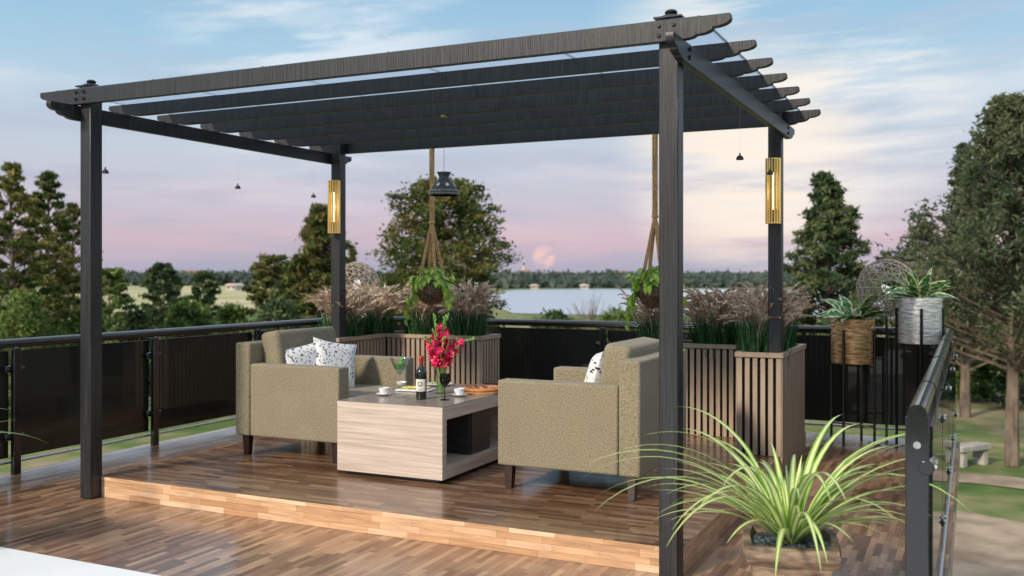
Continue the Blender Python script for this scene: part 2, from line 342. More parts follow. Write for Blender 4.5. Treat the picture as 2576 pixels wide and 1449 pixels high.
def water_mat():
    m, nt, out = newmat('lake_water'); L = nt.links
    b = N(nt, 'ShaderNodeBsdfPrincipled'); b.inputs['Base Color'].default_value = (.36,.42,.48,1); b.inputs['Roughness'].default_value = .25
    L.new(b.outputs[0], out.inputs[0])
    g = N(nt, 'ShaderNodeNewGeometry'); n1 = N(nt, 'ShaderNodeTexNoise'); n1.inputs['Scale'].default_value = .3; L.new(g.outputs['Position'], n1.inputs['Vector'])
    bu = N(nt, 'ShaderNodeBump'); bu.inputs['Strength'].default_value = .1; L.new(n1.outputs['Fac'], bu.inputs['Height']); L.new(bu.outputs[0], b.inputs['Normal'])
    return m
w = MB(); wz = GZ+.08
shore = [(1225,762),(1290,788),(1500,792),(1700,795),(2100,800),(2700,806),(2900,728),(2300,727),(1700,726.5),(1450,727),(1300,728.5),(1235,738)]
pts = [(*at(px, py, wz), wz) for px, py in shore]
w.add(pts, [tuple(range(len(pts)))])
struct(w.build('lake', water_mat()), 'calm pale grey lake beyond the trees', 'lake')
p = MB(); pz = GZ+.02
pp = [(*at(px, py, pz), pz) for px, py in ((2250,1449),(2900,1500),(2900,1370),(2650,1330),(2450,1290),(2300,1270))]
p.add(pp, [tuple(range(len(pp)))])
pp = [(*at(px, py, pz), pz) for px, py in ((2300,1205),(2450,1215),(2700,1245),(2700,1215),(2450,1190),(2300,1188))]
p.add(pp, [tuple(range(len(pp)))])
struct(p.build('dirt_path', 'dirt'), 'pale dirt path on the ground beyond the right railing', 'path')
f = MB(); fz = GZ+.04
pp = [(*at(px, py, fz), fz) for px, py in ((150,790),(640,776),(660,716),(560,711),(260,712),(60,730))]
f.add(pp, [tuple(range(len(pp)))])
M['field'] = pmat('dry_field', (.50,.42,.24), (.26,.28,.12), (.06,.06,.06), rough=1, detail=8)
struct(f.build('field', 'field'), 'dry tan field in the distance at left', 'field')
DX0, DX1, DY1 = -6.36, -.10, 9.2
struct(B(DX0, DX1, 3.45, DY1, -.16, 0).build('deck', 'floor'), 'brown parquet deck floor around the raised platform', 'floor')
struct(B(DX0+.15, DX1-.1, -1.2, DY1-.15, GZ, -.165).build('terrace_wall', 'concrete'), 'concrete wall carrying the terrace', 'wall')
struct(B(-8.5, 1.2, -1.4, 3.44, -.16, .012).build('terrace_floor', 'white'), 'smooth white terrace floor in the near left corner', 'floor')
PZ = .132; PX0, PX1, PY0, PY1 = -5.16, -1.26, 4.53, 8.36
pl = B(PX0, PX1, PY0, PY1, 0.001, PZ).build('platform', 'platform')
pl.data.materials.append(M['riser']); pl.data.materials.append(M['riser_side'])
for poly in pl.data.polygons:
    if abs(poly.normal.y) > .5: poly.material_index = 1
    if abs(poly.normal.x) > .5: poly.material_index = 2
struct(pl, 'raised parquet platform under the pergola', 'platform')

# ---------------------------------------------------------------- pergola
LX, RXX, FYp, BYp = -5.17, -1.30, 4.49, 7.2
perg = thing('pergola', 'dark wooden pergola with scalloped rafters and glass roof', 'pergola', (0,0,0))
s = .0475
for i, (x, y) in enumerate(((LX,FYp),(RXX,FYp),(LX,BYp),(RXX,BYp))):
    z0 = .0 if y < 5 else PZ
    po = B(x-s, x+s, y-s, y+s, z0+.002, 2.643).build('post', 'pergola', perg, bevel=.006)
    cp = MB(); cp.box(x-.068, x+.068, y-.068, y+.068, 2.661, 2.669)
    cp.lathe([(.060,2.669),(.058,2.674),(.042,2.683),(.026,2.687),(.024,2.690),(.030,2.695),(.031,2.701),(.024,2.709),(.012,2.713),(0,2.714)], (x,y,0), 20)
    cp.build('post_cap', 'pergola_dark', po, smooth=True)
def scallop(x_in, x_out, zt, zb, sgn):
    pts = []; n = 3; L = abs(x_out-x_in); hh = zt-zb-.022
    pts.append((x_in, zb))
    for k in range(n):
        xa = k*L/n; za = zb + hh*(k/n)**1.45; xb = (k+1)*L/n; zb2 = zb + hh*((k+1)/n)**1.45
        for j in range(1, 7):
            t = j/6
            xx = xa + (xb-xa)*math.sin(t*PI/2)**.9; zz = za + (zb2-za)*(1-math.cos(t*PI/2))
            pts.append((x_in+sgn*xx, zz))
    pts.append((x_out-sgn*.004, zt))
    return pts
def rafter(y, th, zt, zb):
    right = scallop(-1.24, -.995, zt, zb, 1); left = scallop(-5.24, -5.54, zt, zb, -1)
    return MB().prism(right + left[::-1], 'y', y-th/2, y+th/2)
for k in range(7):
    y = 4.53+.45*k; th = .042
    if k == 0: y = FYp-s-.022
    if k == 6: y = 7.23+.045
    ra = rafter(y, th, 2.643, 2.543 if k in (0,6) else 2.558).build('rafter', 'pergola', perg, bevel=.003)
    if k == 0:
        for x in (LX, RXX):
            for dx in (-.035,.035):
                for dz in (2.575,2.62):
                    MB().tube([(x+dx,y-.021,dz),(x+dx,y-.03,dz)], .011, 10).build('bolt', 'pergola_dark', ra, smooth=True)
for x, sg in ((LX-s-.022,-1),(RXX+s+.022,1)):
    a = scallop(7.28, 7.48, 2.541, 2.445, 1); b = scallop(4.42, 4.22, 2.541, 2.445, -1)
    sb = MB().prism(a+b[::-1], 'x', x-.02, x+.02).build('side_beam', 'pergola', perg, bevel=.003)
    for yy in (FYp, BYp):
        for dz in (2.475,2.515):
            MB().tube([(x+sg*.021,yy,dz),(x+sg*.03,yy,dz)], .011, 10).build('bolt', 'pergola_dark', sb, smooth=True)
rp = B(-5.42, -1.14, 4.42, 7.36, 2.6445, 2.6500).build('roof_panel', 'roofglass', perg)
j = MB()
for k in range(6):
    x = -5.42+4.28*k/5; x = min(max(x, -5.41), -1.15); j.box(x-.005, x+.005, 4.422, 7.358, 2.6505, 2.654)
j.build('roof_seam', 'seal', rp)

# ---------------------------------------------------------------- railings
def railing(label, loc, rz, length, posts, joints=()):
    t = thing('railing', label, 'railing', loc, rz, None)
    MB().tube([(0,0,.95),(length,0,.95)], .034, 20).build('handrail', 'black', t, smooth=True)
    for q in joints: MB().tube([(q-.012,0,.95),(q+.012,0,.95)], .037, 20).build('rail_joint', 'black', t, smooth=True)
    MB().tube([(.02,.045,.085),(length-.02,.045,.085)], .012, 10).build('bottom_rail', 'steel', t, smooth=True)
    for i, q in enumerate(posts):
        po = B(q-.03, q+.03, -.022, .02, -.1, .915).build('post', 'black', t, bevel=.006)
        MB().tube([(q,0,.90),(q,0,.93)], .02, 12).build('bracket', 'steel', po, smooth=True)
        for z in (.27, .76):
            MB().tube([(q-.08,.03,z),(q+.08,.03,z)], .028, 12).build('clamp', 'black', po, smooth=True, bevel=.004)
            for dx in (-.05,.05): MB().tube([(q+dx,.052,z),(q+dx,.064,z)], .010, 10).build('screw', 'steel', po, smooth=True)
    for a, b in zip(posts[:-1], posts[1:]):
        B(a+.032, b-.032, .038, .048, .12, .893).build('glass_panel', 'blackglass', t)
    return t
railing('black railing with dark glass panels along the left side of the deck', (-6.27,2.15,0), R_(90), 6.95, [.05,1.31,2.63,3.95,5.25,6.55])
railing('black railing with dark glass panels across the back of the deck', (-6.27,9.1,0), 0, 6.09, [.06,1.5,2.94,4.42,6.0], joints=(2.2,5.1))
rr = railing('black railing with dark glass panels on the right, nearest the camera', (-.18,9.1,0), R_(-90), 5.36, [.12,1.4,2.7,4.0,5.28], joints=(1.5,3.1,4.5))
MB().box(5.345,5.357,-.040,.040,-.1,.94).build('end_plate', 'black', rr, bevel=.004)
for z in (.28,.84): MB().tube([(5.356,0,z),(5.368,0,z)], .013, 12).build('bolt', 'steel', rr, smooth=True)

# ---------------------------------------------------------------- planters
def planter(poly, label):
    cx = sum(p[0] for p in poly)/len(poly); cy = sum(p[1] for p in poly)/len(poly)
    t = thing('planter', label, 'planter', (cx,cy,PZ))
    lp = [(x-cx, y-cy) for x, y in poly]; n = len(lp); ZH = .75
    def inset(d):
        res = []
        for i in range(n):
            p0, p1, p2 = Vector(lp[i-1]), Vector(lp[i]), Vector(lp[(i+1)%n])
            e1 = (p1-p0).normalized(); e2 = (p2-p1).normalized()
            n1 = Vector((-e1.y,e1.x)); n2 = Vector((-e2.y,e2.x)); res.append(tuple(p1+(n1+n2)*d))
        return res
    MB().prism(inset(.035), 'z', .01, ZH-.06).build('liner', 'liner', t)
    MB().prism(inset(.037), 'z', ZH-.055, ZH-.05).build('soil', 'soil', t)
    sl = MB(); tr = MB(); inn = inset(.035)
    for i in range(n):
        a, b = Vector(lp[i]), Vector(lp[(i+1)%n]); L = (b-a).length; d = (b-a)/L; nn = Vector((-d.y, d.x))
        low = (a.x+b.x)/2+cx > PX1-.01 and abs(d.x) < .5
        k = max(2, round(L/.054))
        for q in range(k):
            c = a+d*(L*(q+.5)/k)
            zl = .004 if not low else -PZ+.006
            m = Matrix(((d.x, nn.x, 0, c.x),(d.y, nn.y, 0, c.y),(0,0,1,0),(0,0,0,1)))
            sl.box(-.0165, .0165, .002, .022, zl, ZH-.042, m)
        ai, bi = inn[i], inn[(i+1)%n]
        o1 = inset(-.006); a2, b2 = o1[i], o1[(i+1)%n]
        vs = [(*a2,ZH-.035),(*b2,ZH-.035),(*bi,ZH-.035),(*ai,ZH-.035),(*a2,ZH),(*b2,ZH),(*bi,ZH),(*ai,ZH)]
        tr.add(vs, [(0,3,2,1),(4,5,6,7),(0,1,5,4),(2,3,7,6)])
    sl.build('slat_panel', 'slat', t); tr.build('rim', 'slat', t)
    return t
planter([(-5.5,7.08),(-5.08,7.08),(-5.08,7.85),(-4.06,7.85),(-4.06,8.25),(-5.5,8.25)], 'taupe slatted L shaped planter box in the left rear corner of the platform')
planter([(-1.57,7.10),(-1.235,7.10),(-1.235,8.15),(-2.64,8.15),(-2.64,7.78),(-1.57,7.78)], 'taupe slatted L shaped planter box around the right rear pergola post')

def arc(p0, az, L, e0, e1, n=8, pw=1.0):
    pts = [Vector(p0)]; d = Vector((math.cos(az), math.sin(az), 0)); p = Vector(p0)
    for i in range(n):
        t = (i+.5)/n; e = e0+(e1-e0)*t**pw; p = p+(d*math.cos(e)+Vector((0,0,math.sin(e))))*(L/n); pts.append(p.copy())
    return pts
def grass_clump(seed, nb=520, ns=150):
    random.seed(seed)
    t = thing('fountain_grass', 'x', 'ornamental grass', (0,0,0), 0, 'plumed grasses growing in the planter boxes')
    b = MB()
    for i in range(nb):
        az = random.uniform(0, 2*PI); r = .17*math.sqrt(random.random()); L = random.uniform(.20,.38); q = random.uniform(0,2*PI)
        p = arc((r*math.cos(q), r*math.sin(q), -.06), az, L, R_(random.uniform(78,89)), R_(random.uniform(50,84)), 5, 1.5)
        b.ribbon(p, [.005,.006,.0055,.0045,.003,.0005], (-math.sin(az), math.cos(az), 0), .2)
    b.build('leaf_blades', 'blade', t)
    s_ = MB(); cs = []
    for i in range(ns):
        az = random.uniform(0, 2*PI); L = random.uniform(.26,.46); q0 = random.uniform(0,2*PI); rr = .12*random.random()
        p = arc((rr*math.cos(q0), rr*math.sin(q0), -.04), az, L, R_(random.uniform(74,88)), R_(random.uniform(48,84)), 6, 1.6)
        s_.tube(p, .0016, 3, False)
        e0 = R_(random.uniform(40,80)); q = arc(p[-1], az+random.uniform(-.5,.5), random.uniform(.13,.20), e0, e0-R_(random.uniform(35,85)), 9)
        for k in range(len(q)-1):
            t0, t1 = q[k], q[k+1]
            w = .014*math.sin(PI*min(1,(k+1.2)/10))**.7+.004
            for m in range(7):
                c = t0.lerp(t1, random.random()); dr = Vector((random.gauss(0,1),random.gauss(0,1),random.gauss(0,1)-.4)).normalized()
                dd = (dr*.5+(t1-t0).normalized()*1.0).normalized(); cs.append((c, dd, w))
    s_.build('stalks', 'plume', t)
    pm = MB()
    for c, dd, w in cs:
        sd = dd.cross(Vector((random.random(),random.random(),random.random()))).normalized()*.0042
        e = c+dd*w*1.5; pm.add([c-sd, c+sd, e+sd*.4, e-sd*.4], [(0,1,2,3)])
    pm.build('plumes', 'plume', t)
    return t
gz = PZ+.70
protos = [grass_clump(3), grass_clump(11), grass_clump(23)]
gp = [(-5.28,7.42,'plumed grass clump at the near end of the left planter'),
      (-5.28,7.95,'plumed grass clump in the corner of the left planter behind the near one'),
      (-4.78,8.05,'plumed grass clump in the left planter behind the left hanging plant'),
      (-4.30,8.05,'plumed grass clump at the right end of the left planter'),
      (-1.42,7.34,'plumed grass clump at the near end of the right planter in front of the rear post'),
      (-1.46,7.9,'plumed grass clump in the corner of the right planter'),
      (-1.93,7.96,'plumed grass clump in the back arm of the right planter'),
      (-2.40,7.96,'plumed grass clump at the left end of the right planter by the near post')]
for i, (x, y, lb) in enumerate(gp):
    if i < 3: o = protos[i]; o.location = (x,y,gz); o['label'] = lb
    else: o = dup(protos[i%3], (x,y,gz), i*1.3, lb)
    o.scale = (1.08,1.08,[1.0,1.05,1.05,1.1,1.08,1.02,1.02,1.0][i])

# ---------------------------------------------------------------- armchairs
def armchair(label, loc, rz):
    t = thing('armchair', label, 'armchair', loc, rz, 'olive fabric armchairs facing each other')
    B(-.45,.452,-.46,.46,.15,.335).build('seat_base', 'fabric', t, bevel=.012, seg=3)
    for sg in (-1,1):
        y0, y1 = (-.5,-.372) if sg < 0 else (.372,.5)
        B(-.322,.4575,y0,y1,.148,.67).build('armrest', 'fabric', t, bevel=.014, seg=3)
    B(-.4575,-.325,-.503,.503,.146,.82).build('backrest', 'fabric', t, bevel=.016, seg=3)
    B(-.2,.448,-.369,.369,.338,.455).build('seat_cushion', 'fabric', t, bevel=.03, seg=4)
    m = Matrix.Translation((-.235,0,.675)) @ Matrix.Rotation(R_(-9),4,'Y')
    MB().box(-.085,.085,-.367,.367,-.225,.225,m).build('back_cushion', 'fabric', t, bevel=.04, seg=4)
    for x in (-.39,.40):
        for y in (-.44,.44):
            l = MB(); a, b = .030,.021
            l.add([(x-b,y-b,0),(x+b,y-b,0),(x+b,y+b,0),(x-b,y+b,0),(x-a,y-a,.15),(x+a,y-a,.15),(x+a,y+a,.15),(x-a,y+a,.15)],
                  [(0,3,2,1),(4,5,6,7),(0,1,5,4),(1,2,6,5),(2,3,7,6),(3,0,4,7)])
            l.build('leg', 'legwood', t, bevel=.003)
    return t
armchair('olive fabric armchair on the left with two spotted pillows', (-4.405,6.0,PZ), 0)
armchair('olive fabric armchair on the right with one spotted pillow, back toward the near post', (-2.18,5.82,PZ), PI)
def pillow(label, loc, rz, tilt, roll=0, size=.37):
    m = MB(); n = 16; th = .062; h = size/2
    def P(i, k, s_):
        u = -1+2*i/n; v = -1+2*k/n
        w = 1-.09*(1-v*v)*abs(u)**3; w2 = 1-.09*(1-u*u)*abs(v)**3
        t_ = th*(max(0,(1-u**4))*max(0,(1-v**4)))**.55
        return (s_*t_, u*h*w, v*h*w2)
    for s_ in (-1,1):
        vs = [P(i,k,s_) for i in range(n+1) for k in range(n+1)]
        fs = []
        for i in range(n):
            for k in range(n):
                a = i*(n+1)+k; q = (a, a+n+1, a+n+2, a+1); fs.append(q if s_ > 0 else q[::-1])
        m.add(vs, fs)
    o = m.build('throw_pillow', 'pillow', None, loc, smooth='all')
    o.rotation_euler = (R_(roll), R_(tilt), R_(rz))
    tag(o, label, 'pillow', 'spotted throw pillows')
pillow('spotted white pillow on the left armchair, nearer the outer armrest', (-4.50,5.83,.765), -28, -14, 8, .33)
pillow('spotted white pillow on the left armchair, the one further right', (-4.36,6.02,.77), -26, -18, -12, .37)
pillow('spotted white pillow leaning in the right armchair', (-2.19,5.84,.79), 180+18, -16, 3, .34)

# ---------------------------------------------------------------- coffee table
TX0, TX1, TY0, TY1, TT = -3.78, -2.985, 5.25, 6.44, .488
cx, cy = (TX0+TX1)/2, (TY0+TY1)/2; hx, hy = (TX1-TX0)/2, (TY1-TY0)/2
ct = thing('coffee_table', 'pale striped wooden coffee table with open shelf between the armchairs', 'coffee table', (cx,cy,PZ))
B(-hx,hx,-hy+.056,hy-.056,TT-.085,TT-.004).build('tabletop_frame', 'tablewood', ct)
B(-hx+.001,hx-.001,-hy+.001,hy-.001,TT-.0035,TT).build('tabletop', 'tabletop', ct)
B(-hx,hx,-hy,-hy+.055,.03,TT-.004).build('end_panel', 'tablewood', ct, bevel=.002)
B(-hx,hx,hy-.055,hy,.03,TT-.004).build('end_panel', 'tablewood', ct, bevel=.002)
B(-hx+.001,hx-.001,-hy+.0555,hy-.0555,.03,.11).build('shelf', 'tablewood', ct, bevel=.002)
B(-hx+.06,hx-.06,-hy+.06,hy-.06,.001,.029).build('plinth', 'tabledark', ct)
cb = B(-.2,hx-.05,-.14,.16,.111,TT-.086).build('cabinet', 'tabledark', ct, bevel=.004)
B(hx-.049,hx-.04,-.125,.145,.122,TT-.097).build('door', 'tabledark', cb, bevel=.002)
TZ = PZ+TT+.001
def tpos(px, py): return (*at(px, py, TZ), TZ)
def lobj(name, prof, mat, parent=None, n=28, loc=None, wob=None): return MB().lathe(prof, (0,0,0), n, wob).build(name, mat, parent, loc=loc, smooth=True)
t = thing('wine_bottle', 'dark wine bottle with red foil neck and cream label on the coffee table', 'wine bottle', tpos(1060,1004))
lobj('bottle_body', [(.001,.001),(.034,.001),(.036,.006),(.036,.17),(.033,.19),(.018,.212),(.0135,.225),(.0135,.275),(.0001,.276)], 'bottle', t)
lobj('foil', [(.0142,.232),(.0142,.268),(.0158,.269),(.0158,.279),(.0142,.281),(.0142,.288),(.0001,.289)], 'foil', t)
lb = MB(); n = 16
vs = []
for k in range(n+1):
    q = R_(-140+130*k/n)
    vs += [(.0366*math.cos(q), .0366*math.sin(q), .055), (.0366*math.cos(q), .0366*math.sin(q), .135)]
lb.add(vs, [(2*k, 2*k+2, 2*k+3, 2*k+1) for k in range(n)]); lbo = lb.build('label', 'label', t, smooth=True)
em = MB()
for k in range(20):
    q0, q1 = 2*PI*k/20, 2*PI*(k+1)/20
    def E(q, r):
        a = R_(-75)+r*math.cos(q)/.037; return (.0370*math.cos(a), .0370*math.sin(a), .103+r*math.sin(q))
    em.add([E(q0,.012),E(q1,.012),E(q1,.018),E(q0,.018)], [(0,1,2,3)])
em.add([(.0370*math.cos(R_(a)), .0370*math.sin(R_(a)), z) for a, z in ((-82,.096),(-68,.096),(-75,.111))], [(0,1,2)])
for z in (.062,.070):
    vs = []
    for k in range(7):
        q = R_(-98+46*k/6); vs += [(.0370*math.cos(q), .0370*math.sin(q), z), (.0370*math.cos(q), .0370*math.sin(q), z+.003)]
    em.add(vs, [(2*k, 2*k+2, 2*k+3, 2*k+1) for k in range(6)])
em.build('emblem', 'ink', lbo)
t = thing('martini_glass', 'large martini glass with green olives on the coffee table', 'cocktail glass', tpos(1006,999))
lobj('glass', [(.001,.002),(.042,.002),(.042,.004),(.006,.012),(.004,.03),(.004,.13),(.008,.14),(.069,.258),(.071,.265),(.069,.265),(.008,.146),(.0005,.142)], 'thinglass', t)
lobj('drink', [(.0005,.148),(.010,.152),(.048,.222),(.0005,.2225)], 'drink', t)
for dx, dz in ((.012,.225),(-.006,.205),(.018,.255)):
    MB().lathe([(0,-.015),(.011,-.010),(.0145,0),(.011,.010),(0,.015)], (dx,0,dz), 12).build('olive', 'olive', t, smooth=True)
MB().tube([(-.03,0,.17),(.034,0,.31)], .0014, 5).build('pick', 'steel', t)
t = thing('smoked_wine_glass', 'small smoked stem glass in front of the flower vase', 'wine glass', tpos(1119,1006))
lobj('glass', [(.001,.001),(.03,.001),(.03,.004),(.005,.01),(.0035,.03),(.0035,.08),(.012,.09),(.032,.115),(.036,.14),(.031,.172),(.0295,.172),(.034,.14),(.03,.117),(.001,.092)], 'smokeglass', t)
vx, vy, _ = tpos(1109,990)
t = thing('glass_vase', 'clear glass vase holding crimson gladioli', 'vase', (vx,vy,TZ))
lobj('vase_wall', [(.001,.001),(.034,.001),(.033,.01),(.028,.06),(.031,.13),(.043,.185),(.041,.185),(.029,.13),(.026,.06),(.03,.012),(.001,.01)], 'thinglass', t)
fb = thing('gladiolus_bouquet', 'crimson gladioli with green buds standing in the glass vase', 'flowers', (vx,vy,TZ))
random.seed(5)
for k in range(14):
    az = k*2*PI/14*3+random.uniform(-.2,.2); lean = R_(random.uniform(8,50)); L = random.uniform(.38,.50)
    if k % 3 == 0: lean = R_(76); L = random.uniform(.46,.55)
    pts = arc((-.016*math.cos(az), -.016*math.sin(az), .012), az, L, R_(88), lean, 8, 1.4)
    st_ = MB(); st_.tube(pts, .003, 5)
    for q in range(9):
        c = pts[-1]-(pts[-1]-pts[-2]).normalized()*q*.012; st_.lathe([(0,-.012),(.0055,-.004),(.005,.004),(0,.013)], (c.x+random.uniform(-.009,.009), c.y+random.uniform(-.009,.009), c.z), 6)
    so = st_.build('stem', 'stem', fb, smooth=True)
    bl = MB()
    for q in range(8):
        u = .46+.42*q/8; i = min(int(u*8), 7); c = pts[i].lerp(pts[i+1], u*8-i)
        fa = az+q*2.4; c = c+Vector((math.cos(fa), math.sin(fa), .15))*.022
        ax = Vector((math.cos(fa), math.sin(fa), .45)).normalized()
        sd = ax.cross(Vector((0,0,1))).normalized(); up = sd.cross(ax)
        sz = .034*(1-.4*q/8)
        for pt in range(6):
            g0 = 2*PI*pt/6; rad = (sd*math.cos(g0)+up*math.sin(g0)); tn = ax.cross(rad)
            mid = c+ax*sz*.5+rad*sz*.55; tip = c+ax*sz*.75+rad*sz*1.15
            bl.add([c, mid-tn*sz*.38, mid+tn*sz*.38, tip-tn*sz*.15+ax*.003, tip+tn*sz*.15-ax*.003], [(0,2,1),(1,2,4,3)])
    bl.build('blossoms', 'petal', so)
lv = MB()
for k in range(24):
    az = random.uniform(0,2*PI); p = arc((-.012*math.cos(az),-.012*math.sin(az),.015), az, random.uniform(.22,.42), R_(84), R_(random.uniform(30,80)), 7)
    lv.ribbon(p, [.003,.005,.006,.006,.005,.004,.002,.0005], (-math.sin(az),math.cos(az),0), .2)
lv.build('leaves', 'pothos', fb)
def cup(px, py, lb):
    t = thing('coffee_cup', lb, 'cup', tpos(px,py), random.uniform(0,3), 'white coffee cups on the coffee table')
    lobj('saucer', [(.001,.001),(.025,.001),(.045,.006),(.055,.012),(.053,.013),(.044,.008),(.001,.005)], 'china', t)
    lobj('cup_body', [(.001,.007),(.018,.007),(.022,.012),(.034,.03),(.038,.052),(.036,.052),(.032,.03),(.001,.014)], 'china', t)
    lobj('coffee', [(.0001,.043),(.0345,.043),(.0001,.0435)], 'coffee', t)
    MB().tube([(.033,0,.045),(.05,0,.046),(.055,0,.034),(.045,0,.022),(.028,0,.022)], .003, 6).build('handle', 'china', t, smooth=True)
cup(966, 994, 'white coffee cup and saucer at the left edge of the table')
cup(1155, 996, 'white coffee cup and saucer between the vase and the pizza')
t = thing('cheese_plate', 'square white plate of sliced cheese behind the wine bottle', 'plate', tpos(1046,982), R_(8))
B(-.125,.125,-.085,.085,.001,.012).build('plate', 'china', t, bevel=.005)
m = MB(); random.seed(2)
for k in range(9):
    mt = Matrix.Translation((-.075+.018*k, random.uniform(-.02,.02), .016+.001*k)) @ Matrix.Rotation(random.uniform(-.4,.4),4,'Z') @ Matrix.Rotation(.15,4,'Y')
    m.box(-.025,.025,-.03,.03,0,.004,mt)
m.build('cheese_slices', 'cheese', t)
m = MB()
for k in range(14):
    az = random.uniform(0,6.28); m.ribbon(arc((-.085+random.uniform(-.015,.015),.03+random.uniform(-.02,.02),.014), az, .03, .9, -.5, 4), [.004,.01,.011,.007,.001], (-math.sin(az),math.cos(az),0))
m.build('salad_leaves', 'greens', t)
t = thing('appetizer_plate', 'round white plate of mixed food behind the vase', 'plate', tpos(1105,969))
lobj('plate', [(.001,.001),(.06,.001),(.105,.012),(.103,.014),(.06,.005),(.001,.004)], 'china', t)
m = MB(); m2 = MB()
for k in range(26):
    a = random.uniform(0,6.28); r = random.uniform(0,.065); (m if k%2 else m2).lathe([(0,0),(.012,.004),(.01,.014),(0,.02)], (r*math.cos(a), r*math.sin(a), .004), 7)
m.build('vegetables', 'greens', t, smooth=True); m2.build('meat_bites', 'crust', t, smooth=True)
t = thing('sauce_bowl', 'small white dip bowl left of the cheese plate', 'bowl', tpos(1010,970))
lobj('bowl', [(.001,.001),(.02,.001),(.038,.02),(.04,.03),(.038,.03),(.034,.018),(.001,.006)], 'china', t)
lobj('dip', [(.0001,.022),(.0355,.022),(.0001,.024)], 'sauce', t)
px_, py_, _ = tpos(1208,985)
t = thing('serving_board', 'round wooden board under the pizza', 'serving board', (px_,py_,TZ))
lobj('board', [(.0005,.0),(.168,.0),(.17,.006),(.168,.012),(.0005,.012)], 'crust', t, 40)
t = thing('pizza', 'whole round pizza on the wooden board beside the right armchair', 'pizza', (px_,py_,TZ+.0125))
lobj('crust', [(.0005,.0),(.14,.0),(.155,.006),(.155,.016),(.145,.022),(.134,.016),(.0005,.01)], 'crust', t, 40, wob=lambda k,z: 1+.012*math.sin(k*2.3))
lobj('topping', [(.134,.0145),(.128,.0175),(.06,.0165),(.0005,.017)], 'sauce', t, 36)
for k in range(9):
    a = k*2.4; r = .035+.085*((k*.37)%1); MB().lathe([(.018,.017),(.0175,.0205),(.0005,.021)], (r*math.cos(a), r*math.sin(a), 0), 12).build('salami_slice', 'salami', t, smooth=True)
m = MB()
for k in range(12):
    a = k*1.9+.5; r = .02+.1*((k*.61)%1); m.lathe([(.006,.018),(.006,.023),(.0003,.025)], (r*math.cos(a), r*math.sin(a), 0), 7)
m.build('olive_pieces', 'ink', t)
t = thing('serving_tray', 'black tray at the far end of the coffee table behind the pizza', 'tray', (-3.13,6.28,TZ), R_(6))
B(-.12,.12,-.087,.087,.001,.01).build('tray_base', 'tabledark', t, bevel=.004)
for y0 in (-.095,.088): B(-.125,.125,y0,y0+.007,.002,.026).build('tray_rim', 'tabledark', t, bevel=.002)

# ---------------------------------------------------------------- pendant lamp + small pendants
t = thing('pendant_lamp', 'black ornate pendant lamp hanging over the coffee table', 'pendant lamp', (-3.33,5.88,2.0))
lobj('canopy', [(.0005,.545),(.026,.545),(.028,.553),(.026,.5572),(.0005,.5575)], 'brass', t)
MB().tube([(0,0,.15),(0,0,.55)], .0014, 6).build('cord', 'ink', t)
sh = lobj('shade', [(.103,.0),(.108,.02),(.099,.035),(.078,.06),(.058,.088),(.041,.112),(.034,.13),(.048,.162),(.046,.162),(.032,.13),(.039,.11),(.056,.086),(.097,.033),(.104,.02),(.100,.0)], 'shade', t, 48, wob=lambda k,z: 1+(.05*abs(math.sin(k*PI/6)) if (z<.01 or z>.15) else 0))
m = MB()
for k in range(36):
    q = 2*PI*k/36; m.lathe([(0,-.005),(.005,0),(0,.005)], (.106*math.cos(q), .106*math.sin(q), .012), 6)
    m.lathe([(0,-.005),(.005,0),(0,.005)], (.103*math.cos(q), .103*math.sin(q), .032), 5)
m.build('bead_trim', 'bead', sh, smooth=True)
for k in range(8):
    q = 2*PI*k/8-PI/2; c = Vector((.0775*math.cos(q), .0775*math.sin(q), .068)); tn = Vector((-math.sin(q), math.cos(q), 0)); up = Vector((-math.cos(q)*.55, -math.sin(q)*.55, .83)); o_ = Vector((math.cos(q),math.sin(q),.5))*.006
    mm = MB(); mm.add([c+o_-tn*.015, c+o_-up*.018, c+o_+tn*.015, c+o_+up*.018], [(0,1,2,3)]); mm.build('diamond_ornament', 'bead', sh)
def bell(x, y, lb):
    t = thing('small_pendant_lamp', lb, 'pendant lamp', (x,y,2.125), 0, 'small black pendants hanging from the side beams')
    lobj('shade', [(.022,.0),(.0225,.004),(.02,.014),(.013,.023),(.005,.027),(.004,.04),(.0005,.042)], 'ink', t, 16)
    MB().tube([(0,0,.04),(0,0,.32)], .0003, 4).build('wire', 'steel', t)
    lobj('bulb', [(.0005,-.004),(.008,.0),(.009,.008),(.0005,.012)], 'gold', t, 10)
for x, y, lb in ((-5.235,4.66,'tiny black pendant hanging beside the left front post'),(-5.235,5.95,'tiny black pendant hanging midway along the left side beam'),
                 (-5.235,6.92,'tiny black pendant hanging near the left rear post'),(-1.24,5.72,'tiny black pendant hanging midway along the right side beam'),(-1.24,6.66,'tiny black pendant hanging just before the right rear post')): bell(x, y, lb)

# ---------------------------------------------------------------- wall lamps
def sconce(x, lb):
    t = thing('wall_lamp', lb, 'wall lamp', (x,BYp-s-.054,1.815), 0, 'gold wall lamps on the rear pergola posts')
    m = MB()
    for k in range(16):
        q = 2*PI*k/16; m.tube([(.049*math.cos(q), .049*math.sin(q), 0), (.049*math.cos(q), .049*math.sin(q), .47)], .0064, 8)
    m.build('rod_screen', 'gold', t, smooth=True)
    for z in (.004,.466):
        lobj('ring', [(.040,z-.003),(.051,z-.003),(.051,z+.003),(.040,z+.003),(.040,z-.003)], 'gold', t)
    lobj('lamp_tube', [(.0005,.10),(.008,.11),(.014,.18),(.016,.235),(.014,.29),(.008,.36),(.0005,.37)], 'glow', t, 14)
sconce(-5.145, 'gold rod wall lamp on the left rear post')
sconce(-1.30, 'gold rod wall lamp on the right rear post')

